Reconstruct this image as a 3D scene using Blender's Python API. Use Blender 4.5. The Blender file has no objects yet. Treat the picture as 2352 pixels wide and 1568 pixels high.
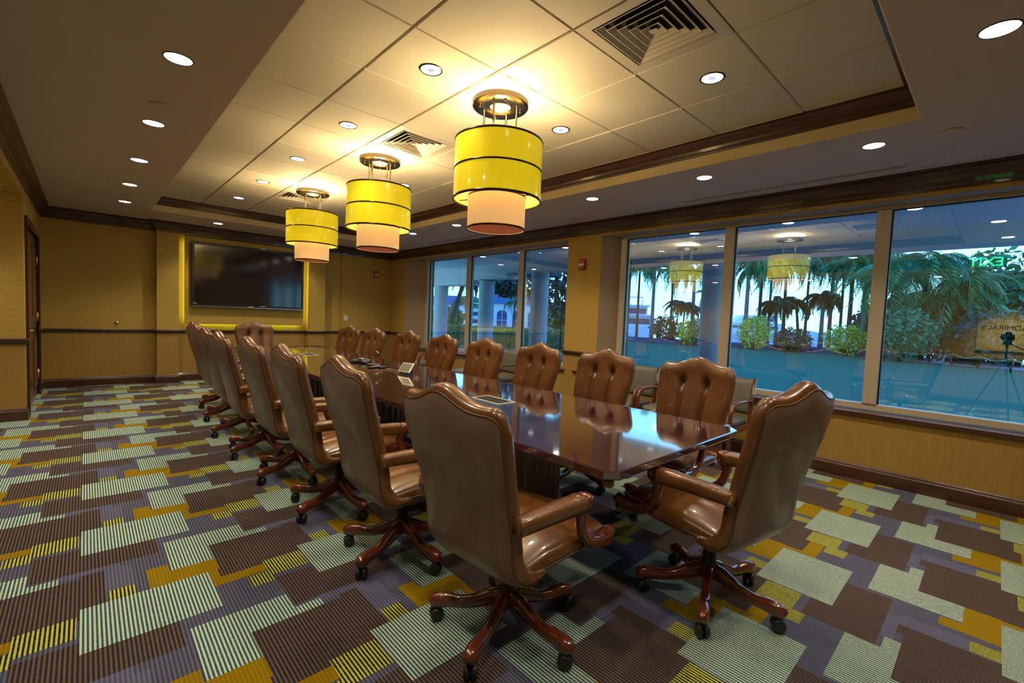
import bpy, bmesh, math, random
from mathutils import Vector, Matrix
R = random.Random(7)
PI = math.pi
scene = bpy.context.scene
C = scene.collection

# ------------------------------------------------------------------ camera
YAW, PIT, ROL = .7536, -.0543, .0408
fw = Vector((math.sin(YAW)*math.cos(PIT), math.cos(YAW)*math.cos(PIT), math.sin(PIT)))
rt = Vector((math.cos(YAW), -math.sin(YAW), 0)); up = rt.cross(fw)
r2 = rt*math.cos(ROL) + up*math.sin(ROL); u2 = up*math.cos(ROL) - rt*math.sin(ROL)
cd = bpy.data.cameras.new('camera'); cd.lens = 16.0; cd.sensor_width = 36; cd.clip_start = .02; cd.clip_end = 600
cam = bpy.data.objects.new('camera', cd); C.objects.link(cam)
M = Matrix.Identity(4)
for i in range(3):
    M[i][0] = r2[i]; M[i][1] = u2[i]; M[i][2] = -fw[i]
M[2][3] = 1.4
cam.matrix_world = M
scene.camera = cam

def ray(px, py):
    return fw + r2*((px-1176)/1045.3) - u2*((py-784)/1045.3)
def out(px, depth, z=-.15):            # ground point seen in column px at a view depth in metres
    d = ray(px, 745); return Vector((d.x*depth, d.y*depth, z))
def outz(px, py, depth):               # height seen at py at that depth
    return 1.4 + ray(px, py).z*depth

# ------------------------------------------------------------------ world
w = bpy.data.worlds.new('world'); scene.world = w; w.use_nodes = True
nt = w.node_tree; nt.nodes.clear()
wo = nt.nodes.new('ShaderNodeOutputWorld'); bg = nt.nodes.new('ShaderNodeBackground')
tc = nt.nodes.new('ShaderNodeTexCoord'); sep = nt.nodes.new('ShaderNodeSeparateXYZ')
rmp = nt.nodes.new('ShaderNodeValToRGB')
rmp.color_ramp.elements[0].position = .12; rmp.color_ramp.elements[0].color = (.52, .82, 1, 1)
rmp.color_ramp.elements[1].position = .5; rmp.color_ramp.elements[1].color = (.03, .24, 1, 1)
nt.links.new(tc.outputs['Generated'], sep.inputs[0]); nt.links.new(sep.outputs[2], rmp.inputs[0])
nt.links.new(rmp.outputs[0], bg.inputs[0]); bg.inputs[1].default_value = 5.6
nt.links.new(bg.outputs[0], wo.inputs[0])

# ------------------------------------------------------------------ exposure
vs = scene.view_settings
vs.view_transform = 'Standard'; vs.look = 'None'; vs.gamma = 1; vs.use_curve_mapping = False; vs.exposure = 0.1
WARM = (1, .85, .62)
P_DOWN = 48; P_TRAY = 34; P_CHAN = 42

# ------------------------------------------------------------------ materials
def srgb(r, g, b):
    f = lambda c: (c/255/12.92 if c/255 <= .04045 else ((c/255+.055)/1.055)**2.4)
    return (f(r), f(g), f(b), 1)
def mat(name, col, rough=.6, metal=0, coat=0, bump=None, vary=None, spec=.5, emit=None, estr=0, scale3=(1, 1, 1)):
    m = bpy.data.materials.new(name); m.use_nodes = True
    n = m.node_tree.nodes; l = m.node_tree.links; b = n['Principled BSDF']
    b.inputs['Base Color'].default_value = col; b.inputs['Roughness'].default_value = rough
    b.inputs['Metallic'].default_value = metal; b.inputs['Coat Weight'].default_value = coat
    b.inputs['Coat Roughness'].default_value = .05; b.inputs['Specular IOR Level'].default_value = spec
    if emit: b.inputs['Emission Color'].default_value = emit; b.inputs['Emission Strength'].default_value = estr
    if bump or vary:
        t = n.new('ShaderNodeTexCoord'); mp = n.new('ShaderNodeMapping'); mp.inputs['Scale'].default_value = scale3
        l.new(t.outputs['Object'], mp.inputs[0])
    if bump:                                        # (noise scale, strength, distance)
        ns = n.new('ShaderNodeTexNoise'); ns.inputs['Scale'].default_value = bump[0]; ns.inputs['Detail'].default_value = 4
        bp = n.new('ShaderNodeBump'); bp.inputs['Strength'].default_value = bump[1]; bp.inputs['Distance'].default_value = bump[2]
        l.new(mp.outputs[0], ns.inputs['Vector']); l.new(ns.outputs[0], bp.inputs['Height']); l.new(bp.outputs[0], b.inputs['Normal'])
    if vary:                                        # (noise scale, other colour, low, high)
        ns = n.new('ShaderNodeTexNoise'); ns.inputs['Scale'].default_value = vary[0]; ns.inputs['Detail'].default_value = 5
        mr = n.new('ShaderNodeMapRange'); mr.inputs[1].default_value = vary[2]; mr.inputs[2].default_value = vary[3]
        mx = n.new('ShaderNodeMix'); mx.data_type = 'RGBA'
        mx.inputs[6].default_value = col; mx.inputs[7].default_value = vary[1]
        l.new(mp.outputs[0], ns.inputs['Vector']); l.new(ns.outputs[0], mr.inputs[0]); l.new(mr.outputs[0], mx.inputs[0]); l.new(mx.outputs[2], b.inputs['Base Color'])
    return m
def lin(r, g, b): return (r, g, b, 1)
def emis(name, col, s):
    m = bpy.data.materials.new(name); m.use_nodes = True; n = m.node_tree.nodes; n.clear()
    e = n.new('ShaderNodeEmission'); e.inputs[0].default_value = col; e.inputs[1].default_value = s
    o = n.new('ShaderNodeOutputMaterial'); m.node_tree.links.new(e.outputs[0], o.inputs[0]); return m

MT = {}
MT['wood'] = mat('dark mahogany trim', lin(.050, .014, .008), .3, coat=.4, vary=(3, lin(.085, .026, .013), .35, .7), scale3=(2, 2, 14))
MT['wall_up'] = mat('ochre grasscloth horizontal', lin(.50, .325, .062), .8, bump=(6, .35, .003), vary=(3, lin(.41, .255, .05), .35, .7), scale3=(3, 3, 60))
MT['wall_low'] = mat('ochre grasscloth vertical', lin(.38, .225, .048), .8, bump=(6, .35, .003), vary=(3, lin(.30, .17, .036), .35, .7), scale3=(50, 50, 1.5))
MT['reveal'] = mat('taupe painted reveal', lin(.34, .25, .17), .8)
MT['cream'] = mat('cream painted tray side', lin(.88, .72, .44), .7)
MT['soffit'] = mat('taupe soffit paint', lin(.56, .45, .36), .85, bump=(40, .05, .002))
MT['tile'] = mat('ceiling tile', lin(.60, .52, .38), .85, bump=(120, .12, .001))
MT['tee'] = mat('ceiling grid', lin(.22, .16, .09), .6)
MT['vent'] = mat('vent enamel', lin(.55, .47, .36), .5)
MT['dark'] = mat('duct black', lin(.008, .007, .006), .9)
MT['alu'] = mat('champagne window frame', lin(.52, .43, .31), .4, metal=.1)
MT['gasket'] = mat('black gasket', lin(.012, .014, .025), .5)
MT['leather'] = mat('worn brown leather', lin(.150, .056, .013), .30, coat=.3, bump=(9, .25, .012), vary=(5, lin(.10, .034, .008), .35, .65), spec=.6)
MT['vinyl'] = mat('back leather with painted shade', lin(.205, .128, .112), .36, coat=.2, bump=(60, .1, .002), vary=(2, lin(.145, .09, .07), .35, .65))  # same brown leather as the front; the greyer tone paints in the back's shade
MT['piping'] = mat('leather cord', lin(.10, .038, .012), .4)
def wear(m):
    n = m.node_tree.nodes; l = m.node_tree.links; b = n['Principled BSDF']; src = b.inputs['Base Color'].links[0].from_socket
    g = n.new('ShaderNodeNewGeometry'); r1 = n.new('ShaderNodeMapRange'); r1.inputs[1].default_value = .53; r1.inputs[2].default_value = .60
    ns = n.new('ShaderNodeTexNoise'); ns.inputs['Scale'].default_value = 75; ns.inputs['Detail'].default_value = 6
    t = n.new('ShaderNodeTexCoord'); mp = n.new('ShaderNodeMapping'); mp.inputs['Scale'].default_value = (1, 1, .45); l.new(t.outputs['Object'], mp.inputs[0]); l.new(mp.outputs[0], ns.inputs['Vector'])
    r2_ = n.new('ShaderNodeMapRange'); r2_.inputs[1].default_value = .57; r2_.inputs[2].default_value = .64
    l.new(g.outputs['Pointiness'], r1.inputs[0]); l.new(ns.outputs[0], r2_.inputs[0])
    mu = n.new('ShaderNodeMath'); mu.operation = 'MULTIPLY'; l.new(r1.outputs[0], mu.inputs[0]); l.new(r2_.outputs[0], mu.inputs[1])
    mx = n.new('ShaderNodeMix'); mx.data_type = 'RGBA'; l.new(mu.outputs[0], mx.inputs[0]); l.new(src, mx.inputs[6]); mx.inputs[7].default_value = (.50, .24, .075, 1)
    l.new(mx.outputs[2], b.inputs['Base Color'])
wear(MT['leather'])
MT['cherry'] = mat('polished cherry wood', lin(.16, .030, .010), .22, coat=.8, vary=(3, lin(.085, .016, .007), .35, .65), scale3=(2, 9, 9))
MT['tabletop'] = mat('polished mahogany top', lin(.060, .020, .026), .08, coat=1, vary=(2.2, lin(.042, .013, .017), .35, .7), scale3=(8, .8, 1), spec=1)
MT['tabletop'].node_tree.nodes['Principled BSDF'].inputs['Coat IOR'].default_value = 2.0
MT['flute'] = mat('dark fluted pedestal', lin(.15, .10, .075), .3, coat=.5)
MT['blackmetal'] = mat('dark gunmetal', lin(.045, .045, .04), .38, metal=.7)
MT['blackplastic'] = mat('black plastic', lin(.014, .014, .015), .4)
MT['chrome'] = mat('chrome', lin(.62, .56, .46), .15, metal=1)
MT['darkchrome'] = mat('smoked chrome', lin(.20, .17, .14), .22, metal=1)
MT['brass'] = mat('brass', lin(.75, .52, .16), .25, metal=1)
MT['silver'] = mat('brushed silver', lin(.68, .66, .6), .25, metal=.9)
MT['satin'] = mat('satin aluminium', lin(.78, .73, .62), .35, metal=.25)
MT['screen'] = mat('tv glass', lin(.014, .010, .011), .09, coat=.1, spec=.6)
MT['white'] = mat('white plastic', lin(.7, .68, .6), .4)
MT['red'] = mat('red enamel', lin(.42, .02, .012), .35)
MT['greyvinyl'] = mat('grey green vinyl', lin(.115, .11, .085), .45)
MT['walnut'] = mat('reddish walnut frame', lin(.13, .035, .015), .28, coat=.5)
MT['lens'] = mat('frosted lens', lin(.75, .75, .7), .3)
MT['lamp'] = emis('downlight lamp', lin(1, .93, .80), 28.0)
MT['lamp2'] = emis('tray downlight lamp', lin(1, .95, .85), 6)
MT['uplight'] = emis('canopy uplight ring', lin(1, .84, .5), 42)
MT['bulb'] = emis('tray bulb', lin(.75, .85, .95), .8)
MT['glowplate'] = emis('lit canopy opening', lin(1, .88, .5), 1.6)
MT['exitlit'] = emis('green exit letters', lin(.01, 1, .22), 5)
MT['exitbody'] = mat('exit sign plate', lin(.5, .5, .45), .4)
MT['ledstrip'] = emis('warm led strip', lin(.80, 1, .07), 15)

def shade_mat(name, col, estr, ecol, rough=.35, coat=.6):
    return mat(name, col, rough, coat=coat, emit=ecol, estr=estr)
MT['yellow'] = shade_mat('lit yellow film shade', lin(.55, .42, .01), .52, lin(1, .72, .006), .3, .8)
MT['beige'] = shade_mat('lit linen shade', lin(.55, .36, .16), .50, lin(1, .58, .22), .8, 0)
MT['innergold'] = shade_mat('lit inner shade', lin(.5, .3, .03), .6, lin(1, .55, .06), .7, 0)
MT['rust'] = shade_mat('rust bottom diffuser', lin(.32, .07, .025), .16, lin(1, .22, .06), .6, 0)
MT['band'] = mat('dark bronze band', lin(.05, .032, .02), .25, metal=.8)

def glass():
    m = bpy.data.materials.new('window glass'); m.use_nodes = True; n = m.node_tree.nodes; l = m.node_tree.links; n.clear()
    o = n.new('ShaderNodeOutputMaterial'); mx = n.new('ShaderNodeMixShader'); t = n.new('ShaderNodeBsdfTransparent'); g = n.new('ShaderNodeBsdfGlossy')
    t.inputs[0].default_value = (.66, .90, .97, 1); g.inputs['Roughness'].default_value = 0; g.inputs[0].default_value = (1, .97, .92, 1)
    lw = n.new('ShaderNodeLayerWeight'); lw.inputs[0].default_value = .5
    mr = n.new('ShaderNodeMapRange'); mr.inputs[3].default_value = .24; mr.inputs[4].default_value = .40
    l.new(lw.outputs['Fresnel'], mr.inputs[0]); l.new(mr.outputs[0], mx.inputs[0])
    l.new(t.outputs[0], mx.inputs[1]); l.new(g.outputs[0], mx.inputs[2]); l.new(mx.outputs[0], o.inputs[0]); return m
MT['glass'] = glass()

def carpet():
    m = bpy.data.materials.new('patchwork striped carpet'); m.use_nodes = True
    n = m.node_tree.nodes; l = m.node_tree.links; b = n['Principled BSDF']; b.inputs['Roughness'].default_value = .95
    b.inputs['Specular IOR Level'].default_value = .15
    g = n.new('ShaderNodeNewGeometry'); s = n.new('ShaderNodeSeparateXYZ'); l.new(g.outputs['Position'], s.inputs[0])
    def math_(op, a, bb=None, c=None):
        k = n.new('ShaderNodeMath'); k.operation = op
        for i, v in enumerate((a, bb, c)):
            if v is None: continue
            if isinstance(v, (int, float)): k.inputs[i].default_value = v
            else: l.new(v, k.inputs[i])
        return k.outputs[0]
    PX, PY = .93, .95
    u = math_('FLOORED_MODULO', math_('ADD', s.outputs[0], .03), PX)
    v = math_('FLOORED_MODULO', math_('ADD', s.outputs[1], -2.385), PY)
    noise = n.new('ShaderNodeTexNoise'); noise.inputs['Scale'].default_value = 140; noise.inputs['Detail'].default_value = 2
    l.new(g.outputs['Position'], noise.inputs['Vector'])
    wob = math_('MULTIPLY', math_('SUBTRACT', noise.outputs[0], .5), 2.2)
    st = math_('SINE', math_('ADD', math_('MULTIPLY', s.outputs[0], 2*PI/.0145), wob))
    st = math_('MULTIPLY_ADD', st, 1.6, .5); kk = n.new('ShaderNodeClamp'); l.new(st, kk.inputs[0]); st = kk.outputs[0]
    cols = dict(V=((120, 106, 108), (72, 72, 100)), VL=((128, 112, 118), (88, 88, 118)), A=((122, 92, 62), (50, 40, 58)),
                Cr=((226, 224, 176), (58, 92, 104)), M=((172, 128, 2), (158, 114, 0)), Y=((226, 208, 84), (36, 34, 26)))
    rects = [('VL', .84, .93, .70, .76), ('VL', 0, .15, .70, .76), ('VL', .09, .2, .46, .70),
             ('A', .53, .93, .27, .67), ('A', 0, .09, .36, .70), ('A', .74, .93, .75, .95), ('A', .74, .93, 0, .09), ('A', 0, .32, .75, .95),
             ('M', .25, .34, .36, .57), ('M', .34, .54, .36, .49), ('M', .49, .53, .2, .49), ('M', .49, .73, .19, .27),
             ('Y', .73, .92, .13, .30), ('Y', .63, .74, .07, .18), ('Y', .1, .2, .36, .46),
             ('Cr', 0, .49, 0, .36), ('Cr', .35, .54, .49, .86), ('Cr', .54, .74, .67, .86), ('Cr', .74, .85, .67, .73)]
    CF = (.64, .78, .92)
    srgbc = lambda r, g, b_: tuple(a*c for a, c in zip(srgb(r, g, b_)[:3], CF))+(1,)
    cur = [None, None]
    cur[0] = srgbc(*cols['V'][0]); cur[1] = srgbc(*cols['V'][1])
    for k, u0, u1, v0, v1 in rects:
        mk = math_('MULTIPLY', math_('COMPARE', u, (u0+u1)/2, (u1-u0)/2), math_('COMPARE', v, (v0+v1)/2, (v1-v0)/2))
        for i in (0, 1):
            mx = n.new('ShaderNodeMix'); mx.data_type = 'RGBA'; l.new(mk, mx.inputs[0])
            if isinstance(cur[i], tuple): mx.inputs[6].default_value = cur[i]
            else: l.new(cur[i], mx.inputs[6])
            mx.inputs[7].default_value = srgbc(*cols[k][i]); cur[i] = mx.outputs[2]
    mx = n.new('ShaderNodeMix'); mx.data_type = 'RGBA'; l.new(st, mx.inputs[0]); l.new(cur[1], mx.inputs[6]); l.new(cur[0], mx.inputs[7])
    l.new(mx.outputs[2], b.inputs['Base Color'])
    bp = n.new('ShaderNodeBump'); bp.inputs['Strength'].default_value = .4; bp.inputs['Distance'].default_value = .003
    l.new(st, bp.inputs['Height']); l.new(bp.outputs[0], b.inputs['Normal'])
    return m
MT['carpet'] = carpet()

# ------------------------------------------------------------------ mesh helpers
class MB:
    def __init__(s): s.v = []; s.f = []; s.sm = []
    def add(s, vs_, fs, smooth=False):
        o = len(s.v); s.v += [tuple(p) for p in vs_]; s.f += [tuple(i+o for i in f) for f in fs]; s.sm += [smooth]*len(fs); return s
    def box(s, x0, x1, y0, y1, z0, z1, T=None):
        p = [Vector((x, y, z)) for z in (z0, z1) for y in (y0, y1) for x in (x0, x1)]
        if T: p = [T @ q for q in p]
        return s.add(p, [(0, 2, 3, 1), (4, 5, 7, 6), (0, 1, 5, 4), (2, 6, 7, 3), (0, 4, 6, 2), (1, 3, 7, 5)])
    def bbox(s, x0, x1, y0, y1, z0, z1, b=.004, T=None):      # box with bevelled vertical and top edges
        def ring(i, z): return [(x0+i, y0+i, z), (x1-i, y0+i, z), (x1-i, y1-i, z), (x0+i, y1-i, z)]
        def oct(i, z):
            a, c = i, i+b
            return [(x0+c, y0+a, z), (x1-c, y0+a, z), (x1-a, y0+c, z), (x1-a, y1-c, z), (x1-c, y1-a, z), (x0+c, y1-a, z), (x0+a, y1-c, z), (x0+a, y0+c, z)]
        rs = [oct(b, z0), oct(0, z0+b), oct(0, z1-b), oct(b, z1)]
        return s.loft(rs, True, True, T=T)
    def loft(s, rings, cap0=True, cap1=True, smooth=False, closed=True, T=None):
        n = len(rings[0]); vs_ = [Vector(p) for r in rings for p in r]
        if T: vs_ = [T @ p for p in vs_]
        fs = []
        for i in range(len(rings)-1):
            for j in range(n if closed else n-1):
                k = (j+1) % n
                fs.append((i*n+j, i*n+k, (i+1)*n+k, (i+1)*n+j))
        if cap0: fs.append(tuple(range(n))[::-1])
        if cap1: fs.append(tuple((len(rings)-1)*n+j for j in range(n)))
        return s.add(vs_, fs, smooth)
    def lathe(s, prof, n=24, c=(0, 0, 0), cap0=True, cap1=True, smooth=True, T=None):   # prof: (r,z)
        rings = [[(c[0]+r*math.cos(2*PI*j/n), c[1]+r*math.sin(2*PI*j/n), c[2]+z) for j in range(n)] for r, z in prof]
        return s.loft(rings, cap0, cap1, smooth, T=T)
    def tube(s, pts, rad, n=8, smooth=True, sq=None, caps=True, T=None):      # swept tube; sq=(w,h list) gives rounded box section
        pts = [Vector(p) for p in pts]; rings = []
        for i, p in enumerate(pts):
            t = (pts[min(i+1, len(pts)-1)] - pts[max(i-1, 0)]).normalized()
            a = Vector((0, 0, 1)) if abs(t.z) < .9 else Vector((0, 1, 0))
            x = t.cross(a).normalized(); y = x.cross(t).normalized()
            if sq:
                hw, hh = sq[i]; q = []
                for k in range(12):
                    an = 2*PI*(k+.5)/12; cx, sy = math.cos(an), math.sin(an)
                    m_ = 5; rr = (abs(cx)**m_+abs(sy)**m_)**(-1/m_)
                    q.append(p + x*cx*rr*hw + y*sy*rr*hh)
                rings.append(q)
            else:
                r_ = rad[i] if isinstance(rad, (list, tuple)) else rad
                rings.append([p + x*math.cos(2*PI*k/n)*r_ + y*math.sin(2*PI*k/n)*r_ for k in range(n)])
        return s.loft(rings, caps, caps, smooth, T=T)
    def tor(s, R_, r, c, n=40, k=6, h=None):
        rings = []
        for i in range(n+1):
            a = 2*PI*i/n
            rings.append([(c[0]+(R_+r*math.cos(b))*math.cos(a), c[1]+(R_+r*math.cos(b))*math.sin(a), c[2]+(h or r)*math.sin(b)) for b in [2*PI*j/k for j in range(k)]])
        return s.loft(rings, False, False, True)
    def prism(s, poly, axis, a, b):        # poly in the two other axes
        def mk(p, t): return {'x': (t, p[0], p[1]), 'y': (p[0], t, p[1]), 'z': (p[0], p[1], t)}[axis]
        return s.loft([[mk(p, a) for p in poly], [mk(p, b) for p in poly]])
    def mesh(s, name, mats):
        me = bpy.data.meshes.new(name); me.from_pydata(s.v, [], s.f)
        me.polygons.foreach_set('use_smooth', s.sm)
        bm = bmesh.new(); bm.from_mesh(me); bmesh.ops.recalc_face_normals(bm, faces=bm.faces); bm.to_mesh(me); bm.free()
        for m in (mats if isinstance(mats, (list, tuple)) else [mats]): me.materials.append(m)
        me.update(); return me
    def build(s, name, m, parent=None):
        return link(name, s.mesh(name, m), parent)
def link(name, me, parent=None, loc=(0, 0, 0), rz=0):
    o = bpy.data.objects.new(name, me); C.objects.link(o); o.parent = parent; o.location = loc; o.rotation_euler = (0, 0, rz); return o
def tag(o, label=None, cat=None, group=None, kind=None):
    if label: o['label'] = label
    if cat: o['category'] = cat
    if group: o['group'] = group
    if kind: o['kind'] = kind
    return o
def empty(name, loc=(0, 0, 0), rz=0, **k):
    return tag(link(name, None, None, loc, rz), **k)
def struct(name, mb, m, label=None):
    o = mb.build(name, m) if mb else link(name, None); o['kind'] = 'structure'
    if label: o['label'] = label
    return o
def copy_tree(o, parent=None):
    c = o.copy(); C.objects.link(c); c.parent = parent
    for ch in list(o.children): copy_tree(ch, c)
    return c
def sweep(mb, prof, path, closed=False):       # prof (d inward, z), path 2D; inward = right of travel direction
    n = len(path); rings = []
    for i in range(n):
        p = Vector(path[i])
        d0 = (p-Vector(path[i-1])).normalized() if (i > 0 or closed) else None
        d1 = (Vector(path[(i+1) % n])-p).normalized() if (i < n-1 or closed) else None
        n0 = Vector((d0.y, -d0.x)) if d0 else None; n1 = Vector((d1.y, -d1.x)) if d1 else None
        if n0 and n1:
            m = n0+n1; m = m/(m.dot(n0)) if abs(m.dot(n0)) > 1e-6 else n0
        else: m = n0 or n1
        rings.append([(p.x+m.x*d, p.y+m.y*d, z) for d, z in prof])
    if closed: rings.append(rings[0])
    return mb.loft(rings, not closed, not closed)
def catm(P, t):
    n = len(P)-1; f = max(0, min(n-1e-6, t*n)); i = int(f); f -= i
    a = P[max(i-1, 0)]; b = P[i]; c = P[i+1]; d = P[min(i+2, n)]
    return tuple(.5*((2*b[k])+(-a[k]+c[k])*f+(2*a[k]-5*b[k]+4*c[k]-d[k])*f*f+(-a[k]+3*b[k]-3*c[k]+d[k])*f**3) for k in range(len(b)))
def text_mesh(name, txt, size, m, depth=.003, align='CENTER', spacing=1.0):
    cu = bpy.data.curves.new(name, 'FONT'); cu.body = txt; cu.size = size; cu.extrude = depth; cu.align_x = align; cu.align_y = 'CENTER'; cu.space_character = spacing
    o = bpy.data.objects.new('tmp', cu); C.objects.link(o)
    me = bpy.data.meshes.new_from_object(o.evaluated_get(bpy.context.evaluated_depsgraph_get()))
    bpy.data.objects.remove(o); me.name = name; me.materials.clear(); me.materials.append(m); return me

# ------------------------------------------------------------------ ROOM SHELL
CZ, CB, TZ = 2.789, 2.62, 3.0
XL, XR, YF, YN = -.505, 5.317, 10.05, -1.7
AL = -2.05; YJ = 7.5; AZ = 2.54
TLX, TRX, TFY, TNY = .733, 3.984, 8.873, .436
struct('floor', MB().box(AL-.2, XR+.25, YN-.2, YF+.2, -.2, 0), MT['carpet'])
mb = MB()
mb.box(AL-.2, TLX, YN-.2, YF+.2, CZ, CZ+.5); mb.box(TRX, XR+.3, YN-.2, YF+.2, CZ, CZ+.5)
mb.box(TLX, TRX, YN-.2, TNY, CZ, CZ+.5); mb.box(TLX, TRX, TFY, YF+.2, CZ, CZ+.5)
ceiling = struct('ceiling', mb, MT['soffit'])
# cream tray sides
mb = MB(); t = .006
mb.box(TLX, TLX+t, TNY, TFY, CZ+.002, TZ+.05); mb.box(TRX-t, TRX, TNY, TFY, CZ+.002, TZ+.05)
mb.box(TLX, TRX, TFY-t, TFY, CZ+.002, TZ+.05); mb.box(TLX, TRX, TNY, TNY+t, CZ+.002, TZ+.05)
mb.build('tray_side', MT['cream'], ceiling)
MB().box(TLX, TRX, TNY, TFY, TZ+.035, TZ+.09).build('grid_backing', MT['tee'], ceiling)
# crown inside the tray
def crown(h0, h1, p):
    H = h1-h0
    return [(0, h1), (0, h0), (.012, h0), (.014, h0+.14*H), (.022, h0+.2*H), (.026, h0+.38*H), (p*.45, h0+.55*H), (p*.72, h0+.72*H), (p*.8, h0+.80*H), (p*.8, h0+.86*H), (p, h0+.90*H), (p, h1)]
struct('trim_1', sweep(MB(), crown(CZ+.092, TZ+.012, .085), [(TLX+t, TNY+t), (TLX+t, TFY-t), (TRX-t, TFY-t), (TRX-t, TNY+t)], True), MT['wood'], 'dark crown moulding around the raised ceiling tray')
# ceiling tiles
GX, GY, GS = 1.355, 2.354, .631
VENTS = [(1, -2), (1, 2), (1, 7)]
def cells(g, lo, hi):
    i0 = math.floor((lo-g)/GS); res = []
    for i in range(i0, i0+40):
        a, b = max(g+i*GS, lo), min(g+(i+1)*GS, hi)
        if b-a > .03: res.append((i, a, b))
    return res
for i, x0, x1 in cells(GX, TLX+.02, TRX-.02):
    for j, y0, y1 in cells(GY, TNY+.02, TFY-.02):
        if (i, j) in VENTS: continue
        gx, gy = .0055, .002; bz = TZ+R.uniform(-.0008, .0008)
        mb = MB(); b = .006
        rings = [[(x0+gx+k, y0+gy+k, z), (x1-gx-k, y0+gy+k, z), (x1-gx-k, y1-gy-k, z), (x0+gx+k, y1-gy-k, z)] for k, z in ((b, bz), (0, bz+b), (0, bz+.03))]
        mb.loft(rings).build('ceiling_tile', MT['tile'], ceiling)

# walls
up_, lo_ = .93, .87     # chair rail top and bottom
def wallbox(name, boxes, mats=(None, None), extra=None):
    mb = MB(); ml = MB()
    for x0, x1, y0, y1, z0, z1 in boxes:
        if z0 < lo_ < z1: ml.box(x0, x1, y0, y1, z0, .9); mb.box(x0, x1, y0, y1, .9, z1)
        elif z1 <= .9: ml.box(x0, x1, y0, y1, z0, z1)
        else: mb.box(x0, x1, y0, y1, z0, z1)
    if extra: extra(mb, ml)
    o = struct(name, mb, MT['wall_up'])
    if ml.v: ml.build('wainscot', MT['wall_low'], o)
    return o
PIL = [(.89, 1.20, 9.90), (3.42, 3.75, 9.90)]
wallbox('wall_far', [(AL, XR+.3, YF, YF+.15, 0, CZ), (.89, 1.20, 9.90, YF, 0, CZ), (3.42, 3.75, 9.90, YF, 0, CZ), (4.15, XR, 10.0, YF, 0, CZ)])
# left wall: door opening 8.02..9.62, wall from 7.5; header over the alcove opening
DY0, DY1, DZ = 7.74, 9.48, 2.24
wallbox('wall_left', [(XL-.14, XL, YJ+.12, DY0, 0, CZ), (XL-.14, XL, DY1, YF, 0, CZ), (XL-.14, XL, DY0, DY1, DZ, CZ), (XL-.14, XL, YN, YJ, AZ, CZ), (AL, XL, YJ, YJ+.12, 0, CZ), (AL-.15, AL, YN, YJ+.12, 0, CZ)])
wallbox('wall_near', [(AL, XR+.3, YN-.15, YN, 0, CZ)])
struct('trim_2', MB().box(AL, XL-.14, YN, YJ, AZ, AZ+.05), MT['soffit'], 'lowered plaster ceiling of the alcove beside the left wall')
# window wall
W1 = (4.51, 9.32); W2 = (-.80, 3.90); WZ0, WZ1 = .60, 2.585; XG = 5.55
def rext(mb, ml): pass
wr = wallbox('wall_right', [(XR, XR+.25, YN, YF+.15, 0, WZ0), (XR, XR+.25, YN, YF+.15, WZ1, CZ),
     (XR, XR+.004, W1[1], YF, WZ0, WZ1), (XR, XR+.004, W2[1], W1[0], WZ0, WZ1), (XR, XR+.004, YN, W2[0], WZ0, WZ1)])
mb = MB()
mb.prism([(XR+.004, W1[1]), (XG+.12, 8.66), (XG+.12, YF), (XR+.004, YF)], 'z', WZ0, WZ1)
mb.prism([(XR+.004, W2[1]), (XG+.12, 3.62), (XG+.12, W1[0]), (XR+.004, W1[0])], 'z', WZ0, WZ1)
mb.prism([(XR+.004, YN), (XG+.12, YN), (XG+.12, W2[0]), (XR+.004, W2[0])], 'z', WZ0, WZ1)
mb.box(XR+.002, XG+.12, YN, YF, WZ1-.003, WZ1+.2)
mb.build('window_reveal', MT['reveal'], wr)
# crown, rail, base
NZ = [(XL, YN), (XL, YF), (.89, YF), (.89, 9.9), (1.20, 9.9), (1.20, 9.935), (3.42, 9.935), (3.42, 9.9), (3.75, 9.9), (3.75, YF), (4.15, YF), (4.15, 10.0), (XR, 10.0), (XR, YN)]
struct('trim_3', sweep(MB(), crown(CB, CZ+.004, .11), NZ, True), MT['wood'], 'dark crown moulding running around the whole room')
RAIL = [(0, lo_), (.016, lo_), (.018, lo_+.015), (.03, lo_+.03), (.036, lo_+.045), (.03, up_), (0, up_)]
BASE = [(0, 0), (.02, 0), (.02, .105), (.013, .118), (.013, .128), (.006, .14), (0, .14)]
base_paths = {'far': [(XL, YF), (.89, YF), (.89, 9.9), (1.20, 9.9), (1.20, YF), (3.42, YF), (3.42, 9.9), (3.75, 9.9), (3.75, YF), (4.15, YF), (4.15, 10.0), (XR, 10.0)]}
struct('trim_4', sweep(MB(), RAIL, base_paths['far']), MT['wood'], 'dark chair rail across the television wall')
struct('baseboard_far', sweep(MB(), BASE, base_paths['far']), MT['wood'])
struct('baseboard_right', sweep(MB(), BASE, [(XR, 10.0), (XR, YN)]), MT['wood'])
struct('trim_5', sweep(sweep(MB(), RAIL, [(XR, 10.0), (XR, W1[1])]), RAIL, [(XR, W1[0]), (XR, W2[1])]), MT['wood'], 'short dark chair rails on the piers beside the windows')
struct('baseboard_left', sweep(sweep(MB(), BASE, [(AL, YN), (AL, YJ), (XL, YJ), (XL, DY0-.1)]), BASE, [(XL, DY1+.1), (XL, YF)]), MT['wood'])
struct('trim_6', sweep(sweep(MB(), RAIL, [(AL, YN), (AL, YJ), (XL, YJ), (XL, DY0-.1)]), RAIL, [(XL, DY1+.1), (XL, YF)]), MT['wood'], 'dark chair rail along the left wall and its alcove')
struct('baseboard_near', MB().box(AL, XR, YN, YN+.02, 0, .14), MT['wood'])

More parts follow.
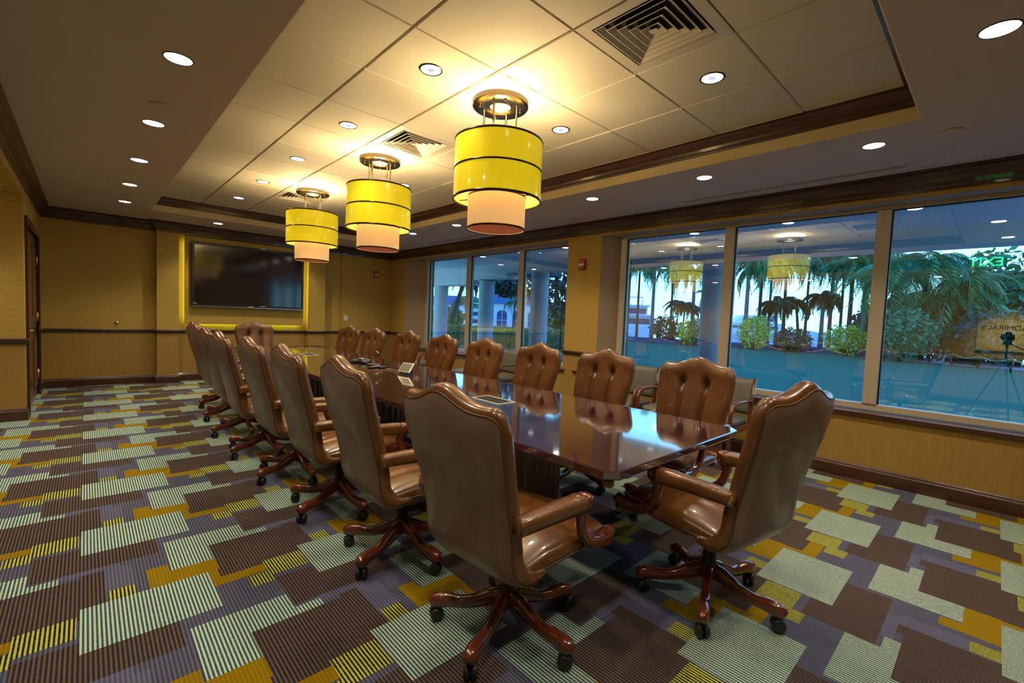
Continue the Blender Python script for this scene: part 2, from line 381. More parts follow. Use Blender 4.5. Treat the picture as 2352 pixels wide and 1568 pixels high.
# windows
def window(name, y0, y1, mull, far):
    o = struct(name, None, None)
    x0, x1 = XG-.035, XG+.065
    z0, z1 = .64, WZ1
    MB().box(XR-.03, XG-.03, y0-(.03 if far else .0), y1+(.03 if far else .6), .605, .637).build('window_sill', MT['wood'], o)
    MB().bbox(x0, x1, y0, y1, z0, .70).build('bottom_rail', MT['alu'], o)
    MB().bbox(x0, x1, y0, y1, 2.548, z1+.01).build('top_rail', MT['alu'], o)
    MB().box(XG-.012, XG+.012, y0, y1, 2.538, 2.548).build('gasket', MT['gasket'], o)
    ed = [y0] + mull + [y1]
    for k, y in enumerate(mull+[y1, y0]):
        hw = .055
        a, b = (y-hw, y+hw) if k < len(mull) else ((y-.085, y) if k == len(mull) else (y, y+.085))
        MB().bbox(x0-.012, x1, a, b, .70, 2.548).build('mullion', MT['alu'], o)
        MB().box(x0+.02, XG+.012, a-.012, a, .70, 2.538).build('gasket', MT['gasket'], o)
    ys = [y0]+mull+[y1]
    for a, b in zip(ys[:-1], ys[1:]):
        MB().box(XG-.003, XG+.003, a+.05, b-.05, .70, 2.54).build('pane', MT['glass'], o)
    return o
window('window_1', W1[0], 8.72, [5.725, 7.205], True)
window('window_2', W2[0], 3.70, [-.62, .81, 2.22], False)

# door
dr = struct('door_1', None, None); 
mb = MB()
mb.box(XL-.14, XL+.025, DY0-.09, DY0, 0, DZ+.09); mb.box(XL-.14, XL+.025, DY1, DY1+.09, 0, DZ+.09); mb.box(XL-.14, XL+.025, DY0, DY1, DZ, DZ+.09)
mb.build('door_casing', MT['wood'], dr)
mb = MB(); dx = XL-.012
mb.box(dx-.04, dx, DY0, DY1, .01, DZ)
MT['door'] = mat('brown panelled door wood', lin(.11, .045, .022), .35, coat=.3, vary=(3, lin(.075, .028, .015), .35, .7), scale3=(6, 6, 1))
lf = mb.build('door_leaf', MT['door'], dr)
for a, b, c, d in ((.20, .80, .18, .84), (.94, 1.54, .18, .84), (.20, .80, 1.14, 2.08), (.94, 1.54, 1.14, 2.08)):
    mb = MB()
    r_ = lambda k, x: [(x, DY0+a+k, c+k), (x, DY0+b-k, c+k), (x, DY0+b-k, d-k), (x, DY0+a+k, d-k)]
    mb.loft([r_(0, dx-.001), r_(0, dx+.014), r_(.02, dx+.014), r_(.035, dx+.003), r_(.06, dx+.003), r_(.10, dx+.012)])
    mb.build('door_panel', MT['door'], lf)
for z in (.30, 1.12, 1.93):
    mb = MB(); mb.box(XL-.014, XL-.006, DY1-.20, DY1-.002, z-.06, z+.06); mb.lathe([(.011, -.068), (.011, .068)], 8, (XL-.003, DY1-.012, z))
    mb.build('hinge', MT['brass'], dr)
mb = MB(); mb.box(dx, dx+.008, DY0+.05, DY0+.12, .90, 1.10); mb.tube([(dx, DY0+.085, 1.0), (dx+.05, DY0+.085, 1.0), (dx+.055, DY0+.12, 1.0), (dx+.052, DY0+.22, .995)], [.012, .011, .011, .009])
mb.build('lever_handle', MT['brass'], dr)

# TV wall panel, LED strips and television
pn = empty('fabric_panel', (2.31, 9.97, 1.035), label='tan fabric panel floating on the far wall behind the television', cat='panel')
px0, px1, pz0, pz1 = -1.02, 1.02, 0, 1.585
mb = MB(); mb.bbox(px0, px1, 0, .03, pz0, pz1, .006); mb.build('panel_face', MT['wall_up'], pn)
MB().box(px0+.10, px1-.10, .03, .08, .08, pz1-.05).build('panel_batten', MT['wood'], pn)
mb = MB(); mb.box(px0+.06, px0+.075, .035, .06, .05, pz1-.1); mb.box(px1-.075, px1-.06, .035, .06, .05, pz1-.1); mb.box(px0+.06, px1-.06, .035, .06, .045, .06)
mb.build('led_strip', MT['ledstrip'], pn)
tv = empty('television', (2.335, 9.93, 1.355), label='large flat black television on the far wall', cat='television')
hw, th = .955, 1.16
mb = MB(); mb.bbox(-hw, hw, -.035, .01, 0, th, .006); mb.build('bezel', MT['blackplastic'], tv)
MB().box(-hw+.045, hw-.04, -.0375, -.034, .05, th-.045).build('screen', MT['screen'], tv)
MB().box(-hw+.003, hw-.003, -.038, -.034, .004, .014).build('silver_strip', MT['silver'], tv)
MB().box(-.3, .3, .01, .04, .3, .9).build('wall_bracket', MT['blackmetal'], tv)
for a, b, z in ((-.93, -.875, .055), (-.04, .045, .022), (.17, .25, .04)):
    MB().box(a, b, -.0395, -.037, z, z+.010).build('badge', MT['white'], tv)
MB().box(-.045+.2, .045+.2, -.045, -.02, th-.012, th+.008).build('sensor', MT['silver'], tv)

# strobes, plates, stop
def strobe(loc, rz, lab):
    o = empty('fire_alarm_strobe', loc, rz, label=lab, cat='fire alarm', group='red fire alarm strobes')
    mb = MB(); mb.bbox(-.058, .058, -.045, 0, -.075, .075, .008); mb.build('housing', MT['red'], o)
    mb = MB()
    mb.loft([[(-.045+k, -.045-d, -.030+k), (.045-k, -.045-d, -.030+k), (.045-k, -.045-d, .008-k), (-.045+k, -.045-d, .008-k)] for k, d in ((0, 0), (.012, .022))]); mb.build('lens', MT['lens'], o)
    me = text_mesh('lettering', 'FIRE', .026, MT['white'], .0006)
    t = link('lettering', me, o, (0, -.0465, -.053)); t.rotation_euler = (PI/2, 0, 0)
    return o
strobe((4.945, 9.999, 2.257), 0, 'red fire alarm strobe on the far wall near the corner')
strobe((XR-.001, 4.209, 2.206), -PI/2, 'red fire alarm strobe high on the yellow pier between the windows')
sw = empty('light_switch', (4.251, 9.999, 1.219), label='small white switch plate on the far wall above the chair rail', cat='switch')
MB().bbox(-.045, .045, -.008, 0, -.06, .06, .003).build('plate', MT['white'], sw)
for dx_ in (-.02, .02): MB().box(dx_-.01, dx_+.01, -.013, -.007, -.025, .025).build('rocker', MT['white'], sw)
ws = empty('bumper', (.376, YF, 1.03), label='small round chrome knob on the far left wall panel', cat='bumper')
Tk = Matrix.Rotation(PI/2, 4, 'X')
mb = MB(); mb.lathe([(.028, 0), (.03, .006), (.02, .01)], 20, T=Tk); mb.build('rose', MT['chrome'], ws)
mb = MB(); mb.lathe([(.008, .01), (.008, .03), (.02, .036), (.024, .048), (.014, .058)], 16, T=Tk); mb.build('knob_cap', MT['chrome'], ws)

# ------------------------------------------------------------------ ceiling fittings
def spot(loc, power, size=2.05, blend=.6, rad=.06, col=WARM):
    l = bpy.data.lights.new('spot_beam', 'SPOT'); l.energy = power; l.spot_size = size; l.spot_blend = blend; l.shadow_soft_size = rad; l.color = col
    o = bpy.data.objects.new('spot_beam', l); C.objects.link(o); o.location = loc; return o
def ring_me(name, r0, r1, z, m):
    return MB().lathe([(r0, z+.004), (r0, z), (r0+.004, z-.004), (r1-.004, z-.004), (r1, z), (r1, z+.004)], 32, cap0=False, cap1=False).mesh(name, m)
DL_ring = ring_me('trim_ring', .065, .074, 0, MT['gasket']); DL_lamp = MB().lathe([(.0655, .003), (.0655, -.001), (.0001, -.001)], 32).mesh('lamp', MT['lamp'])
SOF = [((.396, 3.295), 'left'), ((.396, 4.602), 'left'), ((.396, 5.896), 'left'), ((.396, 7.201), 'left'), ((.41, 8.483), 'left'), ((1.667, 9.251), 'far'),
       ((3.033, .089), 'near'), ((4.32, .733), 'right'), ((4.29, 2.002), 'right'), ((4.26, 3.29), 'right'), ((4.235, 5.881), 'right'), ((4.21, 7.16), 'right'),
       ((4.25, 4.59), 'right'), ((4.22, 8.45), 'right'), ((2.9, 9.3), 'far'), ((.396, 1.99), 'left'), ((.396, .68), 'left'), ((1.7, .0), 'near'), ((4.32, -.55), 'right')]
LABS = {0: 'round downlight in the left soffit nearest the camera, largest of its row', 1: 'second round downlight from the front in the left soffit',
        2: 'middle round downlight of the left soffit row', 3: 'fourth round downlight from the front in the left soffit', 4: 'farthest and smallest downlight of the left soffit row',
        5: 'small downlight in the soffit above the left end of the television', 6: 'large round downlight at the top right corner of the photo',
        7: 'round downlight in the right soffit beside the tray corner', 8: 'round downlight in the right soffit above the tall window mullion',
        9: 'round downlight in the right soffit above the pier between the windows', 10: 'small downlight in the right soffit left of the nearest chandelier',
        11: 'tiny downlight in the right soffit beside the middle chandelier', 12: 'downlight in the right soffit hidden behind the nearest chandelier',
        13: 'downlight in the right soffit near the far corner', 14: 'downlight in the soffit above the right end of the television', 15: 'downlight in the left soffit just outside the photo',
        16: 'downlight in the left soffit beside the photographer', 17: 'downlight in the near soffit above the photographer', 18: 'downlight in the right soffit at the near end of the window wall'}
for k, ((x, y), g) in enumerate(SOF):
    o = empty('recessed_downlight', (x, y, CZ-.0005), label=LABS[k], cat='downlight', group='recessed lights in the lowered soffit')
    link('trim_ring', DL_ring, o); link('lamp', DL_lamp, o)
    spot((x, y, CZ-.03), P_DOWN)
TR_ring = ring_me('trim_ring', .064, .078, 0, MT['blackmetal'])
TR_refl = MB().lathe([(.065, -.001), (.063, -.002), (.040, .0)], 32, cap0=False, cap1=False).mesh('reflector', MT['chrome'])
TR_lamp = MB().lathe([(.0645, .001), (.0645, -.0012), (.0001, -.0014)], 32).mesh('lamp', MT['lamp2'])
TR_bulb = MB().lathe([(.024, -.001), (.022, -.005), (.014, -.009), (.004, -.0105)], 20).mesh('bulb', MT['bulb'])
TRL = [(1.671, 2.666), (1.675, 3.97), (1.675, 5.271), (1.675, 6.581), (1.675, 7.852), (2.983, 1.381), (2.956, 2.653), (2.95, 3.96), (2.945, 5.247), (2.945, 6.56), (2.945, 7.86), (1.671, 1.37)]
TLAB = ['tray downlight left of the nearest chandelier, largest on that side', 'tray downlight left of the middle chandelier', 'third tray downlight from the front on the left side', 'fourth tray downlight from the front on the left side', 'farthest tray downlight on the left side',
        'large tray downlight below the nearest ceiling vent', 'tray downlight just right of the nearest chandelier', 'tray downlight hidden behind the nearest chandelier shade', 'small tray downlight right of the middle chandelier rods', 'tray downlight behind the middle chandelier', 'farthest tray downlight on the right side', 'tray downlight above the photo edge on the left side']
for k, (x, y) in enumerate(TRL):
    o = empty('recessed_downlight', (x, y, TZ-.0012), label=TLAB[k], cat='downlight', group='recessed lights in the tiled ceiling tray')
    for nm, me in (('trim_ring', TR_ring), ('lamp', TR_lamp), ('bulb', TR_bulb)): link(nm, me, o)
    spot((x, y, TZ-.04), P_TRAY)
for y in (.9, 3.1, 5.3, 6.75):  # lamps and fittings added out of view to brighten the alcove
    o = empty('recessed_downlight', (-1.3, y, AZ-.0005), label={.9: 'added unseen downlight in the alcove ceiling beside the photographer', 3.1: 'second added unseen downlight in the alcove ceiling', 5.3: 'third added unseen downlight in the alcove ceiling', 6.75: 'added unseen downlight at the far end of the alcove ceiling'}[y], cat='downlight', group='added unseen lights in the alcove')
    link('trim_ring', DL_ring, o); link('lamp', DL_lamp, o); spot((-1.3, y, AZ-.03), P_DOWN*(.8 if y > 5 else .12))
# speaker caps
for k, (x, y) in enumerate(((.40, 4.157), (4.34, .317), (4.24, 4.1), (.41, 8.0))):
    o = MB().lathe([(.07, .0), (.07, -.004), (.062, -.009), (.0001, -.009)], 28).build('sprinkler_cover', MT['soffit']); o.location = (x, y, CZ)
    tag(o, ['flat round cap on the left soffit between the first two downlights', 'flat round cap on the right soffit near the tray corner', 'flat round cap on the soffit right of the nearest chandelier', 'faint round cap on the left soffit between its last two downlights'][k], 'sprinkler cap', 'round painted caps on the soffit')
# linear slots
for k, (y0, y1) in enumerate(((.614, 2.544), (6.144, 7.8))):
    o = empty('slot_diffuser', (5.0, (y0+y1)/2, CZ), label=['long linear air slot in the right soffit above the near window', 'long linear air slot in the right soffit above the far window'][k], cat='vent', group='linear air slots above the windows')
    h = (y1-y0)/2
    MB().box(-.034, -.024, -h, h, -.006, 0).box(.024, .034, -h, h, -.006, 0).box(-.003, .003, -h, h, -.005, 0).box(-.034, .034, h, h+.04, -.006, 0).box(-.034, .034, -h-.04, -h, -.006, 0).build('slot_frame', MT['soffit'], o)
    MB().box(-.024, .024, -h, h, -.0015, 0).build('slot_throat', MT['tee'], o)
# square louvred diffusers
vent0 = None
VL = ['large square louvred vent at the top of the photo', 'square louvred vent between the nearest and middle chandeliers', 'farthest square louvred vent under the farthest chandelier canopy']
for k, (i, j) in enumerate(VENTS):
    cx, cy = GX+(i+.5)*GS, GY+(j+.5)*GS
    if vent0 is None:
        o = vent0 = empty('ceiling_vent', (cx, cy, TZ), label=VL[0], cat='vent', group='square louvred vents in the ceiling tray')
        h = GS/2-.005; a = .245
        mb = MB(); sq = lambda s, z: [(-s, -s, z), (s, -s, z), (s, s, z), (-s, s, z)]
        mb.loft([sq(h, .028), sq(h, 0), sq(a, 0), sq(a-.004, .028)], False, False); mb.build('vent_frame', MT['vent'], o)
        MB().box(-a, a, -a, a, .026, .03).build('duct', MT['dark'], o)
        for q in range(5):
            s1 = a-.012-q*.044; s0 = s1-.030
            mb = MB(); mb.loft([sq(s1, .002), sq(s0, .024), sq(s0-.002, .025), sq(s1-.002, .0015)], False, False); mb.loft([sq(s1, .002), sq(s1, .0), sq(s1-.005, .0), sq(s1-.005, .004)], False, False)
            mb.build('louver', MT['vent'], o)
        MB().loft([sq(.022, .001), sq(.004, .018)]).build('louver', MT['vent'], o)
    else:
        o = copy_tree(vent0); o.location = (cx, cy, TZ); tag(o, VL[k])

# ------------------------------------------------------------------ chandeliers
def chandelier(loc):
    o = empty('chandelier', loc); cz = 0
    mb = MB(); mb.lathe([(.202, -.058), (.202, -.092)], 48, cap0=False, cap1=False); mb.loft([[(r*math.cos(2*PI*j/48), r*math.sin(2*PI*j/48), -.058) for j in range(48)] for r in (.202, .1)], False, False); mb.lathe([(.1, -.058), (.1, 0)], 32, cap0=False, cap1=False); mb.build('canopy', MT['tile'], o)
    mb = MB(); mb.lathe([(.075, -.093), (.078, -.098), (.196, -.099), (.203, -.092)], 48, cap0=False, cap1=False)
    for k in range(4):
        an = PI/4+k*PI/2+.3; mb.lathe([(.007, -.112), (.007, -.098)], 8, (.15*math.cos(an), .15*math.sin(an), 0))
    mb.build('canopy_plate', MT['darkchrome'], o)
    mb = MB(); mb.lathe([(.0001, -.068), (.074, -.068)], 32, cap0=False, cap1=False); mb.lathe([(.075, -.064), (.075, -.094)], 32, cap0=False, cap1=False); mb.build('canopy_lamp', MT['glowplate'], o)
    MB().lathe([(.115, -.0565), (.190, -.0565)], 48, cap0=False, cap1=False).build('uplight_ring', MT['uplight'], o)
    rr = .125
    for k in range(4):
        an = PI/4+k*PI/2-.3; MB().tube([(rr*math.cos(an), rr*math.sin(an), -.098), (rr*math.cos(an), rr*math.sin(an), -.60)], .008, 10).build('rod', MT['chrome'], o)
    z1, z0, zm = -.345, -.765, -.555; RO = .318
    def tube_shade(name, r, a, b, m, mi=None):
        mb = MB(); mb.lathe([(r, b), (r, a)], 64, cap0=False, cap1=False); mb.lathe([(r-.004, b), (r-.004, a)], 64, cap0=False, cap1=False)
        me = mb.mesh(name, [m, mi or m])
        nf = len(me.polygons)
        for p in me.polygons: p.material_index = 1 if p.index >= nf//2 else 0
        return link(name, me, o)
    tube_shade('upper_shade', RO, zm+.006, z1-.010, MT['yellow'], MT['innergold'])
    tube_shade('middle_shade', RO, z0+.010, zm-.006, MT['yellow'], MT['innergold'])
    for z, h in ((z1-.006, .007), (zm, .0065), (z0+.005, .008)):
        mb = MB(); mb.lathe([(RO-.006, z+h), (RO+.003, z+h), (RO+.003, z-h), (RO-.006, z-h)], 64, cap0=False, cap1=False); mb.build('band', MT['band'], o)
    RI = .210
    tube_shade('lower_shade', RI, -.965, z0+.035, MT['beige'])
    for z in (-.965, z0+.03):
        mb = MB(); mb.lathe([(RI-.005, z+.007), (RI+.003, z+.007), (RI+.003, z-.006), (RI-.005, z-.006)], 64, cap0=False, cap1=False); mb.build('band', MT['band'], o)
    MB().lathe([(RI-.005, -.962), (RI-.006, -.958), (.0001, -.958)], 48).build('bottom_diffuser', MT['rust'], o)
    mb = MB()
    for k in range(4):
        an = k*PI/2+.4; mb.tube([(RI*math.cos(an), RI*math.sin(an), z0+.03), ((RO-.004)*math.cos(an), (RO-.004)*math.sin(an), z0+.03)], .004, 6)
    mb.build('spider_arm', MT['band'], o)
    MB().lathe([(.0001, -.62), (.14, -.62), (.14, -.60), (.0001, -.60)], 32, cap0=False, cap1=False).build('lamp_tray', MT['chrome'], o)
    return o
CH = [(2.2, 2.568), (2.2, 4.417), (2.2, 6.295)]
CL = ['nearest and largest of the three yellow drum chandeliers', 'middle yellow drum chandelier of the row of three', 'farthest and smallest yellow drum chandelier in front of the television']
ch0 = None
for k, (x, y) in enumerate(CH):
    o = ch0 = chandelier((x, y, TZ-.0012)) if k == 0 else copy_tree(ch0)
    if k == 0: ch0 = o
    o.location = (x, y, TZ-.0012); tag(o, CL[k], 'chandelier', 'yellow drum chandeliers over the conference table')
    for dz, p in ((-.43, P_CHAN*1.35),):
        l = bpy.data.lights.new('chandelier_bulb', 'POINT'); l.energy = p; l.color = (1, .80, .46); l.shadow_soft_size = .06
        lo = bpy.data.objects.new('chandelier_bulb', l); C.objects.link(lo); lo.location = (x, y, TZ+dz)

# ------------------------------------------------------------------ TABLE
TX0, TX1, TY0, TY1, TH = 1.63, 3.02, 1.075, 8.15, .75
tb = empty('conference_table', ((TX0+TX1)/2, (TY0+TY1)/2, 0), label='long polished mahogany conference table with chamfered corners', cat='table')
hx, hy = (TX1-TX0)/2, (TY1-TY0)/2
def octr(i, z, c=.05): 
    a, b = hx-i, hy-i
    return [(-a+c, -b, z), (a-c, -b, z), (a, -b+c, z), (a, b-c, z), (a-c, b, z), (-a+c, b, z), (-a, b-c, z), (-a, -b+c, z)]
mb = MB(); mb.loft([octr(.075, TH-.062), octr(.05, TH-.058), octr(.018, TH-.045), octr(.004, TH-.040), octr(.0, TH-.034), octr(0, TH-.006), octr(.004, TH)])
mb.build('tabletop', MT['tabletop'], tb)
mb = MB(); mb.box(-hx+.14, hx-.14, -hy+.25, hy-.25, TH-.10, TH-.06); mb.build('apron', MT['flute'], tb)
for yc in (-2.25, 0, 2.25):
    n = 120; rings = []
    for z, g in ((.0, .02), (.08, .02), (.085, 0), (TH-.13, 0), (TH-.10, .015)):
        ring = []
        for k in range(n):
            a = 2*PI*k/n; fl = .012*(abs(math.sin(a*15))) if g == 0 else 0
            ring.append(((.33+g-fl)*math.cos(a)*1.0, yc+(.30+g-fl)*math.sin(a), z))
        rings.append(ring)
    MB().loft(rings).build('pedestal', MT['flute'], tb)
for sx in (-1, 1):
    MB().bbox(sx*(hx-.07)-.02, sx*(hx-.07)+.02, -hy+.05, -hy+.09, TH-.09, TH-.06, .004).build('corner_block', MT['flute'], tb)

# ---- things on the table
def hatch(x, y, lab, rz=0):
    o = empty('cable_hatch', (x, y, TH+.0002), rz, label=lab, cat='table outlet', group='silver framed cable hatches set in the table')
    a, b, f = .088, .165, .014
    mb = MB(); mb.box(-a, a, -b, -b+f, 0, .005); mb.box(-a, a, b-f, b, 0, .005); mb.box(-a, -a+f, -b+f, b-f, 0, .005); mb.box(a-f, a, -b+f, b-f, 0, .005)
    mb.build('hatch_frame', MT['satin'], o)
    MB().box(-a+f, a-f, -b+f, b-f, 0, .0012).build('hatch_well', MT['dark'], o)
    for k in range(4): MB().bbox(-.05+.012*(k % 2), .01+.012*(k % 2), -.12+k*.06, -.075+k*.06, .001, .006, .002).build('socket', MT['blackplastic'], o)
hatch(2.30, 2.64, 'silver framed cable hatch in the table near the front')
hatch(2.30, 6.65, 'small far cable hatch near the television end of the table')
ph = empty('conference_phone', (2.52, 5.42, TH+.001), .5, label='black three-lobed conference speakerphone in the middle of the table', cat='phone')
mb = MB(); n = 60
def lobe(s, z): return [((s*(.11+.055*math.cos(3*a)))*math.cos(a), (s*(.11+.055*math.cos(3*a)))*math.sin(a), z) for a in [2*PI*k/n for k in range(n)]]
mb.loft([lobe(1, 0), lobe(1.03, .012), lobe(.95, .028), lobe(.6, .045), lobe(.3, .052)], smooth=True); mb.build('phone_body', MT['blackplastic'], ph)
mb = MB(); mb.lathe([(.045, .048), (.05, .054), (.0001, .060)], 24); mb.build('speaker_grille', MT['silver'], ph)
MB().box(-.03, .03, -.10, -.055, .034, .040).build('phone_keypad', MT['white'], ph)
for k, (x, y, rz, lab) in enumerate(((2.50, 5.05, .6, 'black remote control lying beside the conference phone'), (2.42, 4.86, 1.9, 'black remote control lying crosswise near the microphone'))):
    o = empty('remote_control', (x, y, TH+.001), rz, label=lab, cat='remote', group='remotes on the table')
    MB().bbox(-.024, .024, -.09, .09, 0, .018, .004).build('remote_body', MT['blackplastic'], o)
    mb = MB()
    for i in range(3):
        for j in range(6): mb.box(-.016+i*.012, -.008+i*.012, -.07+j*.022, -.058+j*.022, .018, .0205)
    mb.build('button', MT['white'], o); o.children[-1]['kind'] = 'stuff'
mc = empty('gooseneck_microphone', (2.50, 4.82, TH+.001), label='small gooseneck microphone standing between the phone and the touch panel', cat='microphone')
mb = MB(); mb.lathe([(.045, 0), (.045, .012), (.03, .02), (.008, .024)], 24); mb.build('mic_base', MT['blackplastic'], mc)
MB().tube([(0, 0, .02), (0, 0, .08), (-.01, .02, .13), (-.03, .05, .165)], .004, 8).build('neck', MT['blackmetal'], mc)
MB().tube([(-.03, .05, .165), (-.045, .075, .185)], [.008, .01], 10).build('capsule', MT['silver'], mc)
tr = empty('pen_tray', (2.50, 4.52, TH+.001), .12, label='long thin silver tray on the table behind the touch panel', cat='tray')
MB().bbox(-.022, .022, -.16, .16, 0, .012, .003).build('tray_body', MT['silver'], tr)
MB().box(-.014, .014, -.15, .15, .011, .0135).build('tray_well', MT['blackplastic'], tr)
tp = empty('touch_panel', (2.42, 4.22, TH+.001), -1.35, label='tilted silver touch panel facing the camera on the table', cat='touch panel')
T_ = Matrix.Translation((0, 0, .02)) @ Matrix.Rotation(math.radians(52), 4, 'X')
mb = MB(); mb.bbox(-.085, .085, 0, .125, -.010, .006, .004, T=T_); mb.build('panel_frame', MT['silver'], tp)
mb = MB(); mb.box(-.062, .062, .022, .103, .006, .0075, T=T_); mb.build('display', mat('pale display', lin(.22, .22, .19), .15, coat=.5), tp)
mb = MB(); mb.prism([(0, 0), (.085, 0), (.07, .08), (.01, .018)], 'x', -.06, .06); mb.build('panel_stand', MT['blackplastic'], tp)

# ------------------------------------------------------------------ CONFERENCE CHAIR
BC = [(-.10, .408), (-.165, .412), (-.215, .436), (-.245, .485), (-.262, .555), (-.280, .63), (-.305, .73), (-.335, .83), (-.362, .93), (-.382, 1.02), (-.392, 1.085)]
def sm(a, b, x): x = max(0, min(1, (x-a)/(b-a))); return x*x*(3-2*x)
def back_pt(u, v, side):
    y, z = catm(BC, v); y2, z2 = catm(BC, min(1, v+.01)); y1, z1 = catm(BC, max(0, v-.01))
    ty, tz = y2-y1, z2-z1; L = math.hypot(ty, tz) or 1; ty /= L; tz /= L
    nf = (tz, -ty)                       # towards the sitter
    wdt = .282 + .010*math.cos(v*7) + .014*sm(.5, .85, v)
    au = abs(u)
    crest = (.060*math.exp(-(u/.36)**2) - .002*math.exp(-((au-.66)/.16)**2))*sm(.6, 1, v)
    corner = -.075*max(0, (au-.78)/.22)**2.4*sm(.8, 1, v) 
    z += (crest+corner)*tz if tz > .5 else 0; y += (crest+corner)*ty
    if v < .12: z += .012*(au**4)*(1-v/.12)
    x = u*wdt
    wrap = .030*(u*u)*sm(.1, .5, v)
    e = math.sqrt(max(0, 1-au**7))*math.sqrt(max(0, 1-v**16))*(.55+.45*sm(0, .15, v))
    t = .047
    if side > 0:
        g = sm(.28, .40, v)*(1-.85*sm(.77, .84, v))*(1-sm(.84, .9, v))
        off = t*1.15*e
        off -= .046*g*math.exp(-(abs(au-.32)/.045)**1.6)*e
        off -= .046*math.exp(-((au-.31)/.085)**2-((v-.79)/.036)**2)*e
        dd = (v-.795)-(au-.30)*.22
        off -= .007*math.exp(-(dd/.02)**2)*sm(.26, .34, au)*(1-sm(.45, .7, au))*e
        off += .006*math.exp(-((v-.90)/.07)**2)*e
        off += .010*(1-min(1, au/.32)**2)*sm(.28, .45, v)*(1-sm(.6, .95, v))*e
    else: off = -t*e
    off += wrap
    return Vector((x, y+nf[0]*off, z+nf[1]*off))
def back_mesh():
    NU, NV = 44, 46; v = []; fid = {}
    us = [math.sin((i/NU*2-1)*PI/2)*.35+(i/NU*2-1)*.65 for i in range(NU+1)]; vs2 = [1-(1-j/NV)**1.25 if j > 0 else 0 for j in range(NV+1)]
    def idx(i, j, s):
        if i in (0, NU) or j == NV: s = 0
        k = (i, j, s)
        if k not in fid: fid[k] = len(v); v.append(back_pt(us[i], vs2[j], 1 if s >= 0 else -1))
        return fid[k]
    f = []
    for i in range(NU):
        for j in range(NV):
            f.append((idx(i, j, 1), idx(i+1, j, 1), idx(i+1, j+1, 1), idx(i, j+1, 1)))
            f.append((idx(i, j, -1), idx(i, j+1, -1), idx(i+1, j+1, -1), idx(i+1, j, -1)))
    for i in range(NU): f.append((idx(i, 0, -1), idx(i+1, 0, -1), idx(i+1, 0, 1), idx(i, 0, 1)))
    f = [tuple(dict.fromkeys(q)) for q in f]; f = [q for q in f if len(q) > 2]
    return MB().add(v, f, True).mesh('backrest', MT['leather'])
PB = .955
def bp_pt(u, v): 
    p = back_pt(u, v, -1); q = back_pt(u, v, 1); d = (p-q); 
    return p + d.normalized()*.0035 if d.length > 1e-6 else p
def panel_mesh():
    NU, NV = 30, 36; v = [bp_pt((i/NU*2-1)*PB, .01+j/NV*.945) for j in range(NV+1) for i in range(NU+1)]
    f = [(j*(NU+1)+i, j*(NU+1)+i+1, (j+1)*(NU+1)+i+1, (j+1)*(NU+1)+i) for j in range(NV) for i in range(NU)]
    return MB().add(v, f, True).mesh('back_panel', MT['vinyl'])
def seat_pt(u, s, top):
    y = -.215+s*.555; au = abs(u)
    zt = .474+.018*sm(.05, .4, s)-.004*s; zb = .404-.018*math.sin(s*PI*.9)+.055*sm(.6, 1, s)
    zt += .018*(1-u*u)-.008*math.exp(-((au-.36)/.05)**2)
    zc = (zt+zb)/2; h = (zt-zb)/2
    e = (max(0, 1-au**8))**.5*(max(0, 1-(abs(2*s-1))**9))**.5
    zc += .012*sm(.85, 1, s)*0 + -.01*sm(.8, 1, s)
    wd = .270+.010*math.sin(s*PI)
    return Vector((u*wd, y+.03*(1-u*u)*sm(.7, 1, s), zc+(h if top else -h)*e))
def seat_mesh():
    NU, NV = 30, 30; v = []; fid = {}
    us = [math.sin((i/NU*2-1)*PI/2)*.5+(i/NU*2-1)*.5 for i in range(NU+1)]; ss = [.5+.5*(math.sin((j/NV*2-1)*PI/2)*.5+(j/NV*2-1)*.5) for j in range(NV+1)]
    def idx(i, j, s):
        if i in (0, NU) or j in (0, NV): s = 0
        k = (i, j, s)
        if k not in fid: fid[k] = len(v); v.append(seat_pt(us[i], ss[j], s >= 0))
        return fid[k]
    f = []
    for i in range(NU):
        for j in range(NV):
            f.append((idx(i, j, 1), idx(i+1, j, 1), idx(i+1, j+1, 1), idx(i, j+1, 1)))
            f.append((idx(i, j, -1), idx(i, j+1, -1), idx(i+1, j+1, -1), idx(i+1, j, -1)))
    return MB().add(v, f, True).mesh('seat', MT['leather'])
CM = {}
CM['backrest'] = back_mesh(); CM['back_panel'] = panel_mesh(); CM['seat'] = seat_mesh()
path = [bp_pt(-PB, .01+k/30*.945) for k in range(31)] + [bp_pt((k/24*2-1)*PB, .955) for k in range(1, 24)] + [bp_pt(PB, .955-k/30*.945) for k in range(31)]
CM['back_piping'] = MB().tube(path, .0032, 6).mesh('piping', MT['piping'])
path = [seat_pt(-1, k/20, True)+Vector((0, 0, -.012)) for k in range(21)] + [seat_pt(-1+k/10, 1, True)+Vector((0, .002, -.012)) for k in range(1, 20)] + [seat_pt(1, 1-k/20, True)+Vector((0, 0, -.012)) for k in range(21)]
CM['seat_piping'] = MB().tube(path, .0055, 6).mesh('piping', MT['piping'])
def arm_mesh(s):
    mb = MB(); P = [(s*0.288, -.275, .650), (s*0.291, -.18, .650), (s*0.293, -.06, .648), (s*0.293, .05, .643), (s*0.291, .108, .638)]
    pts = [catm(P, k/12) for k in range(13)]
    mb.tube(pts, 0, sq=[(.030+.010*k/12, .030+.008*k/12) for k in range(13)])
    return mb.mesh('armrest', MT['leather'])
